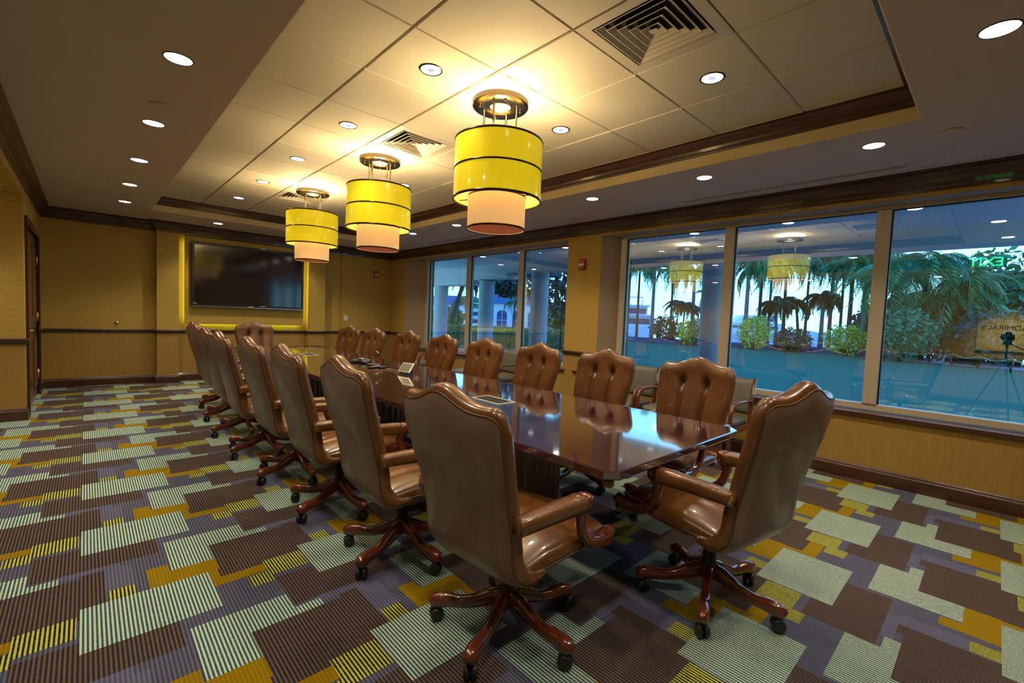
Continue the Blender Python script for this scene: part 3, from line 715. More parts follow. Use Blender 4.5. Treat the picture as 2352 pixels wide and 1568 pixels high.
def sup_mesh(s):
    P = [(s*0.291, .155, .642, .034, .030), (s*0.291, .135, .640, .036, .034), (s*0.291, .122, .626, .034, .034), (s*0.290, .110, .585, .022, .022), (s*0.289, .120, .535, .019, .020), (s*0.287, .150, .482, .019, .023), (s*0.285, .205, .440, .02, .028), (s*0.283, .27, .420, .021, .034), (s*0.281, .325, .414, .022, .040), (s*0.279, .372, .416, .022, .044), (s*0.279, .378, .416, .016, .038)]
    pts = [catm(P, k/26) for k in range(27)]
    mb = MB()
    rings = []
    for i, p in enumerate(pts):
        a = pts[max(0, i-1)]; b = pts[min(26, i+1)]; t = Vector((0, b[1]-a[1], b[2]-a[2])).normalized(); nrm = Vector((0, -t.z, t.y)); x = Vector((1, 0, 0)); q = []
        for k in range(12):
            an = 2*PI*(k+.5)/12; c, s_ = math.cos(an), math.sin(an); rr = (abs(c)**5+abs(s_)**5)**(-.2)
            q.append(Vector(p[:3])+x*c*rr*p[3]+nrm*s_*rr*p[4])
        rings.append(q)
    return mb.loft(rings, smooth=True).mesh('arm_support', MT['cherry'])
CM['arm-1'], CM['arm1'] = arm_mesh(-1), arm_mesh(1); CM['sup-1'], CM['sup1'] = sup_mesh(-1), sup_mesh(1)
def leg_mesh():
    P = [(.0, .150, .026, .036), (.05, .148, .026, .038), (.10, .130, .023, .034), (.16, .108, .022, .027), (.22, .098, .023, .024), (.27, .100, .025, .028), (.31, .096, .026, .032), (.340, .086, .024, .030), (.352, .080, .016, .020)]
    pts = [catm(P, k/30) for k in range(31)]; mb = MB(); rings = []
    for i, p in enumerate(pts):
        a = pts[max(0, i-1)]; b = pts[min(30, i+1)]; t = Vector((b[0]-a[0], 0, b[1]-a[1])).normalized(); nrm = Vector((-t.z, 0, t.x)); q = []
        for k in range(12):
            an = 2*PI*(k+.5)/12; c, s_ = math.cos(an), math.sin(an); rr = (abs(c)**4+abs(s_)**4)**(-.25)
            q.append(Vector((p[0], 0, p[1]))+Vector((0, 1, 0))*c*rr*p[2]+nrm*s_*rr*p[3])
        rings.append(q)
    return mb.loft(rings, smooth=True).mesh('base_leg', MT['cherry'])
CM['leg'] = leg_mesh()
def caster_mesh():
    mb = MB(); Tc = Matrix.Translation((.325, 0, .031)) @ Matrix.Rotation(.5, 4, 'Z') @ Matrix.Rotation(PI/2, 4, 'X')
    for a, b in ((-.027, -.004), (.004, .027)): mb.lathe([(.012, a), (.025, a), (.030, a+.005), (.031, (a+b)/2), (.030, b-.005), (.025, b), (.012, b)], 20, T=Tc)
    mb.lathe([(.008, -.02), (.008, .02)], 10, T=Tc); mb.lathe([(.011, .04), (.010, .068)], 10, (.325, 0, 0))
    mb.box(.312, .338, -.004, .004, .03, .062)
    return mb.mesh('caster', MT['blackplastic'])
CM['caster'] = caster_mesh()
mb = MB(); mb.lathe([(.040, .115), (.042, .19), (.033, .196), (.031, .26), (.026, .262), (.026, .385)], 24); mb.lathe([(.0335, .225), (.0335, .23)], 24); CM['column'] = mb.mesh('gas_column', MT['blackmetal'])
mb = MB(); mb.bbox(-.09, .09, -.11, .10, .365, .402, .01); mb.tube([(.09, .02, .38), (.21, .04, .375)], .006, 8); CM['mech'] = mb.mesh('tilt_mechanism', MT['blackmetal'])
def chair():
    o = empty('conference_chair')
    link('backrest', CM['backrest'], o); bp = link('back_panel', CM['back_panel'], o); link('piping', CM['back_piping'], bp)
    bp['label'] = 'smooth leather rear panel with its shade painted in'
    st = link('seat', CM['seat'], o); link('piping', CM['seat_piping'], st)
    for s in (-1, 1): link('armrest', CM['arm%d' % s], o); link('arm_support', CM['sup%d' % s], o)
    link('gas_column', CM['column'], o); link('tilt_mechanism', CM['mech'], o)
    for k in range(5):
        lg = link('base_leg', CM['leg'], o); lg.rotation_euler = (0, 0, k*2*PI/5); link('caster', CM['caster'], lg)
    return o
# (x, y, facing angle of +Y axis in degrees from +X, base leg angle world, z scale, label)
G_L, G_R, G_E = 'leather chairs along the left side of the table', 'leather chairs along the window side of the table', 'leather chairs at the ends of the table'
CH_ = [
 (1.375, 1.425, 3, 58, 1.0, 'nearest brown leather chair, its full back towards the camera at the table corner', G_L),
 (1.345, 2.31, -3, 58, 1.02, 'second leather chair of the left row, behind the nearest one', G_L),
 (1.315, 3.15, -2, 60, 1.02, 'third leather chair from the front in the left row', G_L),
 (1.305, 3.98, 0, 55, 1.02, 'fourth leather chair from the front in the left row, badly scuffed edge', G_L),
 (1.265, 4.80, -2, 62, 1.02, 'fifth leather chair from the front in the left row', G_L),
 (1.295, 5.63, 0, 50, 1.02, 'sixth leather chair from the front in the left row', G_L),
 (1.345, 6.50, 3, 58, 1.02, 'seventh leather chair from the front in the left row', G_L),
 (1.425, 7.35, 8, 58, 1.02, 'last leather chair of the left row, nearest the television', G_L),
 (3.15, 1.60, 180, 20, 1.0, 'nearest leather chair of the window row, tufted front facing the table', G_R),
 (3.12, 2.43, 181, 40, 1.0, 'second tufted leather chair of the window row', G_R),
 (3.12, 3.28, 180, 10, 1.0, 'third tufted leather chair of the window row', G_R),
 (3.12, 4.15, 182, 33, .995, 'fourth tufted leather chair of the window row', G_R),
 (3.12, 5.02, 180, 51, .995, 'fifth tufted leather chair of the window row, below the far window', G_R),
 (3.12, 5.93, 184, 5, .995, 'sixth tufted leather chair of the window row', G_R),
 (3.05, 6.85, 186, 25, .99, 'seventh tufted leather chair of the window row', G_R),
 (3.02, 7.70, 190, 45, .99, 'farthest tufted leather chair of the window row', G_R),
 (2.315, .93, 80, 56, 1.03, 'leather chair at the near end of the table, seen from its side and back', G_E),
 (2.15, 8.58, 268, 30, .985, 'leather chair at the far end of the table in front of the television', G_E)]
ch0 = None
for x, y, fa, ba, zs, lab, grp in CH_:
    if ch0 is None: ch0 = c = chair()
    else: c = copy_tree(ch0)
    c.location = (x, y, 0); c.rotation_euler = (0, 0, math.radians(fa-90)); c.scale = (1, 1, zs); tag(c, lab, 'chair', grp)
    k = 0
    for ch in c.children:
        if ch.name.startswith('base_leg'): ch.rotation_euler = (0, 0, math.radians(ba-(fa-90)+72*k)); k += 1

# ------------------------------------------------------------------ SIDE ARMCHAIRS
def side_chair():
    o = empty('side_armchair'); w2 = .255
    for s in (-1, 1):
        MB().tube([(s*w2, -.27, 0), (s*w2, -.235, .25), (s*w2, -.23, .45), (s*w2, -.255, .65), (s*w2, -.31, .87)], 0, sq=[(.014, .018), (.015, .022), (.016, .024), (.015, .021), (.013, .016)]).build('rear_leg', MT['walnut'], o)
        MB().tube([(s*w2, .24, 0), (s*w2, .235, .3), (s*w2, .23, .55), (s*w2, .20, .625), (s*w2, .13, .655), (s*w2, -.05, .655), (s*w2, -.24, .64)], 0, sq=[(.014, .016), (.016, .02), (.016, .02), (.017, .019), (.022, .014), (.022, .013), (.016, .013)]).build('front_leg_and_arm', MT['walnut'], o)
    for y in (-.235, .235): MB().box(-w2, w2, y-.012, y+.012, .36, .42).build('seat_rail', MT['walnut'], o)
    for s in (-1, 1): MB().box(s*w2-.01, s*w2+.01, -.23, .23, .36, .42).build('seat_rail', MT['walnut'], o)
    mb = MB(); mb.loft([[(math.copysign(abs(math.cos(a))**.4, math.cos(a))*(w2-.01)*k, math.copysign(abs(math.sin(a))**.4, math.sin(a))*.235*k, z) for a in [2*PI*(j+.5)/32 for j in range(32)]] for k, z in ((.98, .415), (1.0, .435), (1, .46), (.93, .478), (.6, .487))], smooth=True); mb.build('seat_pad', MT['greyvinyl'], o)
    mb = MB(); rings = []
    for j in range(13):
        v_ = j/12; z = .50+.36*v_; y = -.235-.075*v_**1.5
        tt = .022*math.sqrt(max(0, 1-(2*v_-1)**8))+.002
        ring = [((w2-.016)*math.copysign(abs(math.cos(a))**.5, math.cos(a)), y-.018*(1-math.cos(a)**2)*0+tt*math.copysign(abs(math.sin(a))**.6, math.sin(a))-.02*(1-math.cos(a)**2), z) for a in [2*PI*k/28 for k in range(28)]]
        rings.append(ring)
    mb.loft(rings, smooth=True); mb.build('back_pad', MT['greyvinyl'], o)
    return o
SC = [(1.93, 'grey armchair by the window behind the chair at the near end of the table'), (2.43, 'grey wooden armchair under the near window, middle of three'), (3.00, 'grey wooden armchair under the near window, farthest of three'),
      (5.30, 'grey armchair under the far window, nearest of its row'), (6.05, 'grey armchair under the far window, middle of its row'), (7.50, 'grey armchair beside the far corner under the far window')]
s0 = None
for y, lab in SC:
    if s0 is None: s0 = c = side_chair()
    else: c = copy_tree(s0)
    c.location = (4.70, y, 0); c.rotation_euler = (0, 0, PI/2+.04*R.uniform(-1, 1)); tag(c, lab, 'chair', 'wooden armchairs with grey seats along the window wall')

# ------------------------------------------------------------------ things reflected in the glass
ex = empty('exit_sign', (.35, .22, 2.60), PI/2, label='green lit EXIT sign hanging under the soffit, seen mirrored in the glass', cat='sign')
MB().bbox(-.17, .17, -.012, .012, -.095, .095, .003).build('sign_plate', MT['exitbody'], ex)
MB().box(-.15, .15, -.03, .03, .095, .12).build('sign_rail', MT['silver'], ex)
MB().lathe([(.012, .12), (.012, .175), (.05, .18), (.05, .189)], 16).build('sign_stem', MT['silver'], ex)
t = link('lettering', text_mesh('lettering', 'EXIT', .20, MT['exitlit'], .001), ex, (0, -.0135, 0)); t.rotation_euler = (PI/2, 0, 0)
sg = empty('wall_sign', (AL, -.65, 1.54), PI/2, label='yellow wall sign lettered ADMIRALS, mirrored at the right of the near window', cat='sign')
MB().bbox(-.95, .95, -.03, 0, -.43, .45, .006).build('sign_board', mat('golden sign board', lin(.72, .50, .10), .5), sg)
t = link('lettering', text_mesh('lettering', "ADMIRAL'S", .135, MT['wood'], .001, spacing=.95), sg, (.58, -.0305, .03)); t.rotation_euler = (PI/2, 0, 0)

spot((AL+.7, -.2, AZ-.02), 110, 1.7, .6)  # added spot with no fitting, only there to brighten the wall sign
# the photographer's camera on its tripod, visible as a reflection
tg = empty('tripod_camera', (0, 0, 0), math.atan2(fw.x, fw.y)*-1, label='black camera on a tripod, visible as a reflection in the near window', cat='camera')
bk = -.05
mb = MB(); mb.bbox(-.075, .075, bk-.14, bk-.065, 1.34, 1.45, .012); mb.bbox(-.028, .028, bk-.135, bk-.07, 1.44, 1.485, .01); mb.bbox(.04, .078, bk-.14, bk-.045, 1.345, 1.44, .008); mb.build('camera_body', MT['blackplastic'], tg)
mb = MB(); mb.lathe([(.036, .0), (.040, .03), (.041, .05)], 24, T=Matrix.Translation((0, bk-.066, 1.4)) @ Matrix.Rotation(-PI/2, 4, 'X')); mb.build('camera_lens', MT['blackplastic'], tg)
mb = MB(); mb.bbox(-.04, .04, bk-.14, bk-.06, 1.27, 1.342, .006); mb.tube([(0, bk-.10, .9), (0, bk-.10, 1.28)], .016, 10); mb.tube([(0, bk-.12, 1.30), (.06, bk-.30, 1.20)], .008, 8); mb.build('tripod_head', MT['blackmetal'], tg)
for k in range(3):
    a = PI/2+PI+k*2*PI/3
    MB().tube([(0, bk-.10, 1.05), (.42*math.cos(a), bk-.10+.42*math.sin(a), .012)], [.016, .010], 8).build('tripod_leg', MT['blackmetal'], tg)

# ------------------------------------------------------------------ OUTSIDE
GZ = -.15
MT['grass'] = mat('lawn', lin(.001, .115, .014), .9, vary=(1.5, lin(.001, .09, .012), .35, .65), bump=(60, .4, .02))
MT['mulch'] = mat('mulch', lin(.05, .035, .04), .95, bump=(8, .8, .05), vary=(9, lin(.11, .08, .08), .4, .6))
MT['path'] = mat('path', lin(.35, .36, .42), .9)
MT['porch'] = mat('porch plaster', lin(.42, .42, .45), .8)
MT['water'] = mat('water', lin(.10, .22, .28), .15)
MT['trunk'] = mat('palm trunk', lin(.22, .17, .14), .9, bump=(14, .6, .02), vary=(8, lin(.10, .08, .07), .4, .6), scale3=(1, 1, 4))
MT['darktrunk'] = mat('dark trunk', lin(.03, .024, .022), .9)
MT['frond'] = mat('palm frond green', lin(.09, .24, .07), .6)
MT['frond2'] = mat('palm frond olive', lin(.18, .24, .06), .6)
MT['leafdark'] = mat('dark broad leaf', lin(.022, .055, .025), .5)
MT['leafmid'] = mat('mid green leaf', lin(.05, .20, .06), .6)
MT['leafyel'] = mat('yellow green leaf', lin(.50, .45, .03), .6)
MT['leafred'] = mat('bronze leaf', lin(.16, .09, .03), .6)
MT['hedge'] = mat('hedge leaf', lin(.03, .22, .04), .7)
MT['boat'] = mat('white gelcoat', lin(.8, .8, .78), .3)
MT['boatblue'] = mat('blue boat glass', lin(.02, .05, .12), .2)
MT['roof'] = mat('blue grey roof', lin(.09, .11, .17), .8)
MT['stucco'] = mat('pale stucco', lin(.75, .72, .66), .9)

struct('ground', MB().box(5.8, 70, -30, 60, GZ-.4, GZ-.05), MT['mulch'])
# lawn with a curved far edge
edge = [(1380, 37), (1500, 34), (1620, 33), (1750, 31.5), (1860, 30), (1980, 28), (2100, 25), (2220, 23), (2352, 21.5), (2460, 20)]
pts = [out(p, d) for p, d in edge]
poly = [(8.6, -25), (8.6, 27)] + [(p.x, p.y) for p in pts] + [(30, -25)]
o = MB().prism(poly, 'z', GZ-.3, GZ).build('lawn', MT['grass']); tag(o, 'wide flat green lawn outside the windows', 'lawn', kind='stuff')
o = MB().prism([(pts[i].x, pts[i].y) for i in range(5, 10)] + [(pts[i].x+2.2, pts[i].y+1.0) for i in range(9, 4, -1)], 'z', GZ-.3, GZ+.02).build('garden_path', MT['path']); tag(o, 'pale curving garden path behind the lawn', 'path')
struct('porch_floor', MB().box(5.62, 8.6, -8, 20, GZ-.3, GZ+.03), MT['path'])
mb = MB(); mb.box(XG+.15, 8.35, -8, 20, 2.74, 2.95); mb.box(7.8, 8.22, -8, 8.6, 2.50, 2.80); mb.box(7.8, 8.22, 8.6, 10.3, 2.37, 2.80); mb.box(7.8, 8.22, 10.3, 20, 2.25, 2.8)
mb.box(XG+.12, XG+.4, -8, 20, 2.60, 2.9)
mb.box(XG+.3, 8.35, -8, 20, 2.95, 3.3); pc = struct('porch_ceiling', mb, MT['porch'])
for k, y in enumerate((3.42, 5.5, 7.62, 9.62, 11.8)):
    o = empty('porch_column', (8.0, y, GZ), label=['round porch column dividing the near window view', 'round porch column hidden behind the pier', 'round porch column right in the far window', 'round porch column in the middle of the far window', 'round porch column at the left of the far window'][k], cat='column', group='round columns along the porch')
    mb = MB(); mb.lathe([(.215, .05), (.215, 2.66 if k < 3 else 2.5)], 40, cap0=False, cap1=False); mb.build('shaft', MT['porch'], o)
    MB().lathe([(.25, .03), (.25, .12), (.225, .14), (.216, .16)], 40, cap1=False).build('column_foot', MT['porch'], o)
struct('water', MB().box(40, 260, -120, 220, GZ-.5, GZ-.02), MT['water'])

# fronds, palms
def frond_mesh(L, droop, m, seed, leaf=.55, wide=.05):
    r = random.Random(seed); mb = MB(); N = 22; sp = []
    for i in range(N+1):
        t = i/N; sp.append(Vector((L*(t-.12*t*t), 0, L*(.42*t-droop*t*t*t))))
    mb.tube(sp, [.022*(1-.8*i/N) for i in range(N+1)], 4)
    for i in range(2, N):
        for s in (-1, 1):
            for h in (0, .5):
                a = sp[i].lerp(sp[i+1], h); t = i/N; ll = leaf*math.sin(PI*(.15+.8*t))*r.uniform(.85, 1.15)
                d = Vector((.45, s*.8, -.35-r.uniform(0, .5))).normalized(); tip = a+d*ll+Vector((0, 0, -.35*ll)); mid = a+d*ll*.55
                w_ = Vector((wide, 0, .01))
                mb.add([a-w_*.3, a+w_*.3, mid+w_*.5, tip, mid-w_*.5], [(0, 1, 2, 3, 4)])
    return mb.mesh('frond', m)
FR = {'a': [frond_mesh(2.5, .85, MT['frond'], 1), frond_mesh(2.3, 1.1, MT['frond'], 2)], 'b': [frond_mesh(2.0, .75, MT['frond2'], 3), frond_mesh(1.8, 1.0, MT['frond2'], 4)],
      'c': [frond_mesh(3.3, 1.15, MT['frond'], 5, .95, .06), frond_mesh(3.0, 1.4, MT['frond'], 6, .9, .06)], 'd': [frond_mesh(1.5, .9, MT['leafdark'], 7, .5, .05), frond_mesh(1.3, 1.1, MT['leafdark'], 8, .5, .05)]}
def palm(px, depth, crown_y, kind, nf, lab, trunk='trunk', lean=(0, 0), rad=.13, grp='palms beyond the lawn'):
    b = out(px, depth, GZ-.06); h = outz(px, crown_y, depth)-b.z
    o = empty('palm_tree', b, label=lab, cat='palm', group=grp)
    top = Vector((lean[0], lean[1], h))
    MB().tube([Vector((0, 0, -.05)), Vector((lean[0]*.25, lean[1]*.25, h*.35)), Vector((lean[0]*.6, lean[1]*.6, h*.7)), top], [rad*1.3, rad, rad*.85, rad*.8], 10).build('trunk', MT[trunk], o)
    for k in range(nf):
        f = link('frond', FR[kind][k % 2], o, top); el = R.uniform(-.55, .75) - .25*(k % 3)
        f.rotation_euler = (R.uniform(-.25, .25), -el*.8, k*2.399+R.uniform(-.2, .2)); s_ = R.uniform(.8, 1.1); f.scale = (s_, s_, s_)
    return o
PL = [(1497, 34, 622, 'a', 16, 'slim grey palm left of the mirrored far chandelier', 'trunk', (0, 0), .13),
      (1568, 33.5, 712, 'd', 14, 'low dark bushy palm left of the porch column', 'darktrunk', (.2, 0), .07),
      (1590, 34.5, 650, 'a', 16, 'pale trunked palm beneath the mirrored far chandelier', 'trunk', (-.1, 0), .14),
      (1636, 35, 690, 'b', 12, 'short palm just beside the porch column', 'trunk', (0, 0), .08),
      (1712, 32, 628, 'a', 18, 'pale palm at the left of the middle pane', 'trunk', (0, 0), .14),
      (1742, 33, 640, 'a', 14, 'dark trunked palm behind the yellow shrub', 'darktrunk', (.1, 0), .12),
      (1785, 31.5, 705, 'd', 16, 'leaning low palm under the mirrored middle chandelier', 'trunk', (.5, .3), .10),
      (1800, 32.5, 618, 'a', 18, 'tall palm directly behind the mirrored middle chandelier', 'darktrunk', (.4, .2), .11),
      (1838, 32, 700, 'd', 16, 'dark leaning palm right of the mirrored middle chandelier', 'darktrunk', (.4, .5), .10),
      (1887, 31, 690, 'd', 18, 'dark headed palm with a pale trunk in the middle pane', 'trunk', (0, 0), .13),
      (1905, 33, 620, 'a', 18, 'tall green palm behind the dark headed palm', 'trunk', (.1, 0), .12),
      (1950, 29.5, 640, 'a', 18, 'palm with a dark trunk left of the last mullion', 'darktrunk', (0, 0), .13),
      (1983, 29, 622, 'a', 18, 'grey leaning palm beside the last mullion', 'trunk', (.2, .1), .15),
      (2062, 26.5, 640, 'c', 18, 'shaggy palm right of the last mullion', 'darktrunk', (0, 0), .12),
      (2118, 26, 610, 'c', 20, 'large palm with long weeping fronds in the right pane', 'darktrunk', (.2, 0), .16),
      (2160, 25.5, 700, 'c', 16, 'low weeping palm beside the white utility box', 'trunk', (0, 0), .12),
      (2225, 24, 660, 'b', 16, 'twin trunked palm behind the rope fence', 'trunk', (.4, .1), .14)]
PL += [(1463, 38, 640, 'a', 16, 'leafy palm at the left edge of the near window', 'darktrunk', (0, 0), .1),
       (1540, 39, 645, 'a', 16, 'palm behind the low dark bushy palm', 'darktrunk', (0, 0), .1),
       (1765, 36, 632, 'a', 18, 'green palm crown between the yellow shrub and the leaning palms', 'trunk', (0, 0), .1),
       (1850, 37, 634, 'a', 18, 'green palm crown right of the mirrored middle chandelier', 'darktrunk', (0, 0), .1),
       (1930, 36, 628, 'a', 18, 'green palm crown behind the last mullion palms', 'darktrunk', (0, 0), .1),
       (2010, 33, 630, 'a', 18, 'green palm crown behind the last mullion', 'darktrunk', (0, 0), .1)]
for px, dp, cy, kd, nf, lab, tk, ln, rd in PL: palm(px, dp, cy-(30 if kd == 'a' else 10), kd, nf+(6 if kd == 'a' else 2), lab, tk, ln, rd)
palm(1028, 30, 640, 'd', 14, 'leaning dark palm seen through the far window', 'darktrunk', (.9, -.6), .14, 'palms seen through the far window')
palm(1078, 45, 690, 'a', 14, 'distant palm seen in the far window beside the mullion', 'trunk', (0, 0), .12, 'palms seen through the far window')
palm(1180, 60, 690, 'a', 14, 'distant palm above the roof of the white house', 'trunk', (0, 0), .15, 'palms seen through the far window')

def cloud(mb, c, rad, n, size, rnd, shell=.5):
    for _ in range(n):
        d = Vector((rnd.gauss(0, 1), rnd.gauss(0, 1), rnd.gauss(0, 1))).normalized()*(shell+(1-shell)*rnd.random())
        p = Vector(c)+Vector((d.x*rad[0], d.y*rad[1], d.z*rad[2]))
        a = Vector((rnd.gauss(0, 1), rnd.gauss(0, 1), rnd.gauss(0, 1))).normalized(); b = a.cross(Vector((rnd.gauss(0, 1), rnd.gauss(0, 1), rnd.gauss(0, 1)))).normalized()
        s_ = size*rnd.uniform(.6, 1.3)
        mb.add([p-a*s_, p+b*s_*.45, p+a*s_, p-b*s_*.45], [(0, 1, 2, 3)])
def bush(name, px, depth, topy, rad, n, size, m, lab, cat, grp=None, trunk=None, blobs=1, spread=.6, base=None, thin=1):
    b = out(px, depth, GZ-.06); zt = outz(px, topy, depth)-b.z; o = empty(name, b, label=lab, cat=cat, group=grp) if grp else empty(name, b, label=lab, cat=cat)
    rnd = random.Random(px); mb = MB(); zl = base if base is not None else 0.0
    H = (zt-zl)/2
    for k in range(blobs):
        cx, cy = (rnd.uniform(-spread, spread)*rad, rnd.uniform(-spread, spread)*rad) if blobs > 1 else (0, 0)
        cz = zl+H*(1 if blobs == 1 else rnd.uniform(.55, 1.35)); rr = rad*(1 if blobs == 1 else rnd.uniform(.4, .62))
        cloud(mb, (cx, cy, cz), (rr, rr, min(H if blobs == 1 else rr, cz-zl+.01 if blobs > 1 else H)), n//blobs, size, rnd)
    f = mb.build('foliage', m, o); f['kind'] = 'stuff'
    mb = MB()
    for k in range(3 if trunk is None else trunk):
        a = rnd.uniform(0, 6.28); mb.tube([(0, 0, -.02), (math.cos(a)*rad*.25, math.sin(a)*rad*.25, zl+H*.6), (math.cos(a)*rad*.5, math.sin(a)*rad*.5, zl+H*1.2)], [(.06+.012*zt)*thin, .04*thin, .02*thin], 6)
    mb.build('branch', MT['darktrunk'], o)
    return o
bush('shrub', 1735, 30.5, 722, 1.1, 1400, .11, MT['leafyel'], 'yellow green shrub at the left of the middle pane', 'shrub', 'shrubs in the mulch bed')
bush('shrub', 1822, 30, 752, 1.2, 1200, .13, MT['leafred'], 'bronze spiky shrub below the mirrored chandelier', 'shrub', 'shrubs in the mulch bed')
bush('shrub', 1945, 28, 742, 1.25, 1600, .10, MT['leafyel'], 'round yellow green shrub left of the last mullion', 'shrub', 'shrubs in the mulch bed')
bush('shrub', 1580, 33, 735, .7, 700, .12, MT['leafyel'], 'narrow yellow green shrub beneath the mirrored far chandelier', 'shrub', 'shrubs in the mulch bed')
bush('shrub', 1600, 32.6, 728, .55, 700, .12, MT['leafmid'], 'dark shrub left of the porch column', 'shrub', 'shrubs in the mulch bed')
bush('shrub', 1530, 36, 722, 1.3, 900, .16, MT['leafdark'], 'dark shrub left in the near window', 'shrub', 'shrubs in the mulch bed')
bush('shrub', 2075, 24.5, 700, 1.5, 2200, .12, MT['leafmid'], 'tall dense shrub just right of the last mullion', 'shrub', 'shrubs in the mulch bed')
bush('broadleaf_tree', 2345, 25, 560, 3.3, 8000, .22, MT['leafmid'], 'big dense tree filling the right edge of the near window', 'tree', 'trees at the right', blobs=9)
bush('broadleaf_tree', 2262, 27.5, 590, 2.6, 7000, .22, MT['leafmid'], 'rounded dark tree behind the mirrored exit sign', 'tree', 'trees at the right', blobs=8)
bush('broadleaf_tree', 2140, 31, 680, 2.6, 6000, .24, MT['leafdark'], 'dark tree behind the weeping palms', 'tree', 'trees at the right', blobs=7)
bush('broadleaf_tree', 2250, 23.2, 715, 2.2, 4500, .16, MT['leafdark'], 'low dark undergrowth behind the rope fence', 'tree', 'trees at the right', blobs=6)
bush('broadleaf_tree', 2040, 36, 660, 3.0, 3500, .26, MT['leafdark'], 'distant dark tree behind the last mullion', 'tree', 'trees at the right', blobs=6)
# large-leaved tree in the far window
bush('sea_grape_tree', 1288, 13.5, 590, 1.5, 1100, .12, MT['leafdark'], 'dark large-leaved tree at the right of the far window', 'tree', 'large-leaved trees behind the columns', blobs=7, base=1.4, trunk=1, thin=.4)
bush('sea_grape_tree', 1168, 15.5, 620, 1.15, 700, .13, MT['leafdark'], 'dark large-leaved branches between the two porch columns', 'tree', 'large-leaved trees behind the columns', blobs=5, base=2.3, trunk=1, thin=.25)
bush('broadleaf_tree', 1290, 26, 690, 2.0, 2500, .17, MT['leafmid'], 'green tree behind the hedge at the right of the far window', 'tree', 'trees behind the hedge', blobs=5, base=1)
bush('broadleaf_tree', 1000, 60, 705, 4, 3000, .4, MT['leafmid'], 'distant trees at the left of the far window', 'tree', 'trees behind the hedge', blobs=5)
bush('broadleaf_tree', 1150, 105, 712, 5, 2500, .4, MT['leafmid'], 'distant trees left of the white house', 'tree', 'trees behind the hedge', blobs=5)
# hedge
a, b = out(930, 25), out(1345, 22); d = (b-a); L_ = d.length; d.normalize(); rnd = random.Random(5); mb = MB()
ho = empty('hedge', (a.x, a.y, GZ-.05), math.atan2(d.y, d.x), label='long clipped green hedge behind the porch columns', cat='hedge')
MB().box(0, L_, -.42, .42, 0, .98).build('hedge_core', MT['leafdark'], ho)
for _ in range(9000):
    f = rnd.random()
    if f < .35: p = Vector((rnd.uniform(0, L_), rnd.uniform(-.45, .45), 1.0))
    else: p = Vector((rnd.uniform(0, L_), rnd.choice((-.45, .45)), rnd.uniform(0, 1.0)))
    p += Vector((rnd.gauss(0, .03), rnd.gauss(0, .03), rnd.gauss(0, .03)))
    u_ = Vector((rnd.gauss(0, 1), rnd.gauss(0, 1), rnd.gauss(0, 1))).normalized(); v_ = u_.cross(Vector((rnd.gauss(0, 1), 1, rnd.gauss(0, 1)))).normalized()
    mb.add([p-u_*.06, p+v_*.03, p+u_*.06, p-v_*.03], [(0, 1, 2, 3)])
f = mb.build('hedge_leaf', MT['hedge'], ho); f['kind'] = 'stuff'
# mulch bed mound
pts2 = [out(p, d) for p, d in edge]
rnd = random.Random(9); rings = []
for p in pts2:
    n_ = Vector((p.x, p.y, 0)).normalized(); ring = []
    for t, h in ((-.35, -.2), (0, .02), (.5, .22), (1.4, .34), (3, .3), (5, .1), (5.5, -.2)):
        q = p+n_*t; ring.append((q.x, q.y, GZ+h+rnd.uniform(-.03, .03)))
    rings.append(ring)
rings = rings[:7]
o = MB().loft(rings, False, False, True, closed=False).build('mulch_bed', MT['mulch']); tag(o, 'dark mulch mound at the far edge of the lawn', 'flower bed', kind='stuff')
# rope fence
pp = [out(p, d) for p, d in ((2142, 24.2), (2195, 22.8), (2256, 21.3), (2332, 19.6), (2420, 18.2))]
rf = empty('rope_fence', pp[0], label='low rope fence on thin posts along the path', cat='fence')
for p in pp:
    q = p-pp[0]; MB().lathe([(.035, 0), (.03, .62), (.045, .64), (.03, .68)], 10, (q.x, q.y, 0)).build('post', MT['blackmetal'], rf)
for p, q in zip(pp[:-1], pp[1:]):
    P = [(p-pp[0]).lerp(q-pp[0], k/10)+Vector((0, 0, .60-.16*math.sin(PI*k/10))) for k in range(11)]
    MB().tube(P, .018, 6).build('rope', mat('rope', lin(.45, .36, .2), .9) if 'rope' not in bpy.data.materials else bpy.data.materials['rope'], rf)
b = out(2172, 24.6); ub = empty('utility_box', (b.x, b.y, GZ), .8, label='white utility box in front of the undergrowth', cat='utility box')
MB().bbox(-.32, .32, -.22, .22, 0, .72, .02).build('box_body', MT['boat'], ub); MB().bbox(-.34, .34, -.24, .24, .72, .78, .01).build('box_lid', MT['boat'], ub)
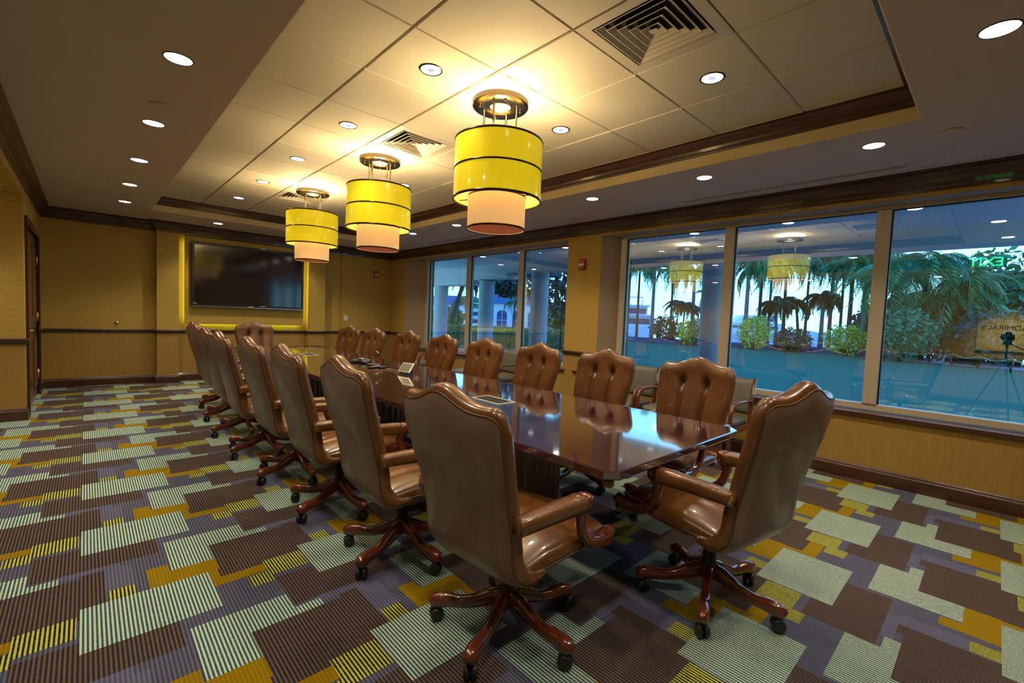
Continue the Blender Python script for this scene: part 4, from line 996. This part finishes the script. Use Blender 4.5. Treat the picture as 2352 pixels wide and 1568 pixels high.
# landscape lamps
# yachts
def yacht(px, depth, rz, s, lab):
    b = out(px, depth, GZ-.3); o = empty('yacht', b, rz, label=lab, cat='yacht', group='white yachts moored behind the palms'); o.scale = (s, s, s)
    H = [(-7, 1.9, 1.6), (-4, 2.1, 1.6), (0, 2.2, 1.7), (4, 1.8, 2.1), (6.5, .9, 2.5), (8, .05, 2.8)]
    mb = MB(); mb.loft([[(x, -w_*.7, -.2), (x, w_*.7, -.2), (x+.15, w_, h*.6), (x+.2, w_, h), (x+.2, -w_, h), (x+.15, -w_, h*.6)] for x, w_, h in H]); mb.build('hull', MT['boat'], o)
    mb = MB()
    for x0, x1, z0, z1, w_, r_ in ((-5.5, 3.2, 1.6, 2.75, 1.7, 1.2), (-4.8, 1.2, 2.95, 3.85, 1.4, 1.0)):
        mb.loft([[(x0, -w_, z), (x1+k, -w_, z), (x1+k+.3*(k < 0), w_, z), (x0, w_, z)] for z, k in ((z0, .4), (z1, -r_))])
        mb.box(x0-.6, x1+.1-r_, -w_-.15, w_+.15, z1, z1+.16)
    mb.build('superstructure', MT['boat'], o)
    mb = MB()
    for x0, x1, z0, z1, w_ in ((-5, 2.1, 2.0, 2.45, 1.73), (-4.3, .2, 3.2, 3.6, 1.43)):
        for y in (-w_, w_): mb.box(x0, x1, y-.02, y+.02, z0, z1)
        mb.box(x0-.52, x0-.48, -w_+.2, w_-.2, z0-.2, z1)
    mb.build('window_band', MT['boatblue'], o)
    MB().tube([(-2.5, -1.2, 4.0), (-2.9, -1.2, 5.0), (-2.9, 1.2, 5.0), (-2.5, 1.2, 4.0)], .08, 6).build('radar_arch', MT['boat'], o)
yacht(1440, 52, .75, .9, 'white yacht at the left of the near window'); yacht(1700, 58, 2.3, .8, 'white yacht behind the pale palm in the middle pane'); yacht(1985, 46, 2.0, .62, 'white boat low behind the yellow green shrub')
yacht(1095, 46, 1.0, .6, 'white boat between the porch columns in the far window')
# houses
def house(px, depth, rz, W_, Hh, lab, arches=3):
    b = out(px, depth, GZ); o = empty('house', b, rz, label=lab, cat='house', group='pale houses across the water')
    MB().box(-W_/2, W_/2, 0, 6, 0, Hh).build('wall', MT['stucco'], o)
    MB().loft([[(-W_/2-.5, -.5, Hh), (W_/2+.5, -.5, Hh), (W_/2+.5, 6.5, Hh), (-W_/2-.5, 6.5, Hh)], [(-W_/4, 2.6, Hh+1.7), (W_/4, 2.6, Hh+1.7), (W_/4, 3.4, Hh+1.7), (-W_/4, 3.4, Hh+1.7)]]).build('roof', MT['roof'], o)
    for k in range(arches):
        x = -W_/2+W_*(k+.5)/arches; w_ = W_/arches*.32
        poly = [(x-w_, .1), (x+w_, .1), (x+w_, Hh*.55)] + [(x+w_*math.cos(a), Hh*.55+w_*.8*math.sin(a)) for a in (PI/6, PI/3, PI/2, 2*PI/3, 5*PI/6)] + [(x-w_, Hh*.55)]
        wd = MB().prism(poly, 'y', -.06, .02).build('window', MT['boatblue'], o)
        MB().box(x-.04, x+.04, -.09, -.05, .1, Hh*.55+w_*.7).box(x-w_, x+w_, -.09, -.05, Hh*.28, Hh*.28+.08).build('glazing_bar', MT['stucco'], wd)
def facing(px): d = ray(px, 745); return math.atan2(-d.x, d.y)
house(1170, 66, facing(1170), 9, 3.4, 'white house with dark arched windows between the porch columns', 4)
house(1045, 80, facing(1045), 14, 3.2, 'pale low house at the left of the far window', 5)
house(1290, 90, facing(1290), 16, 3.0, 'pale house behind the hedge at the right of the far window', 6)
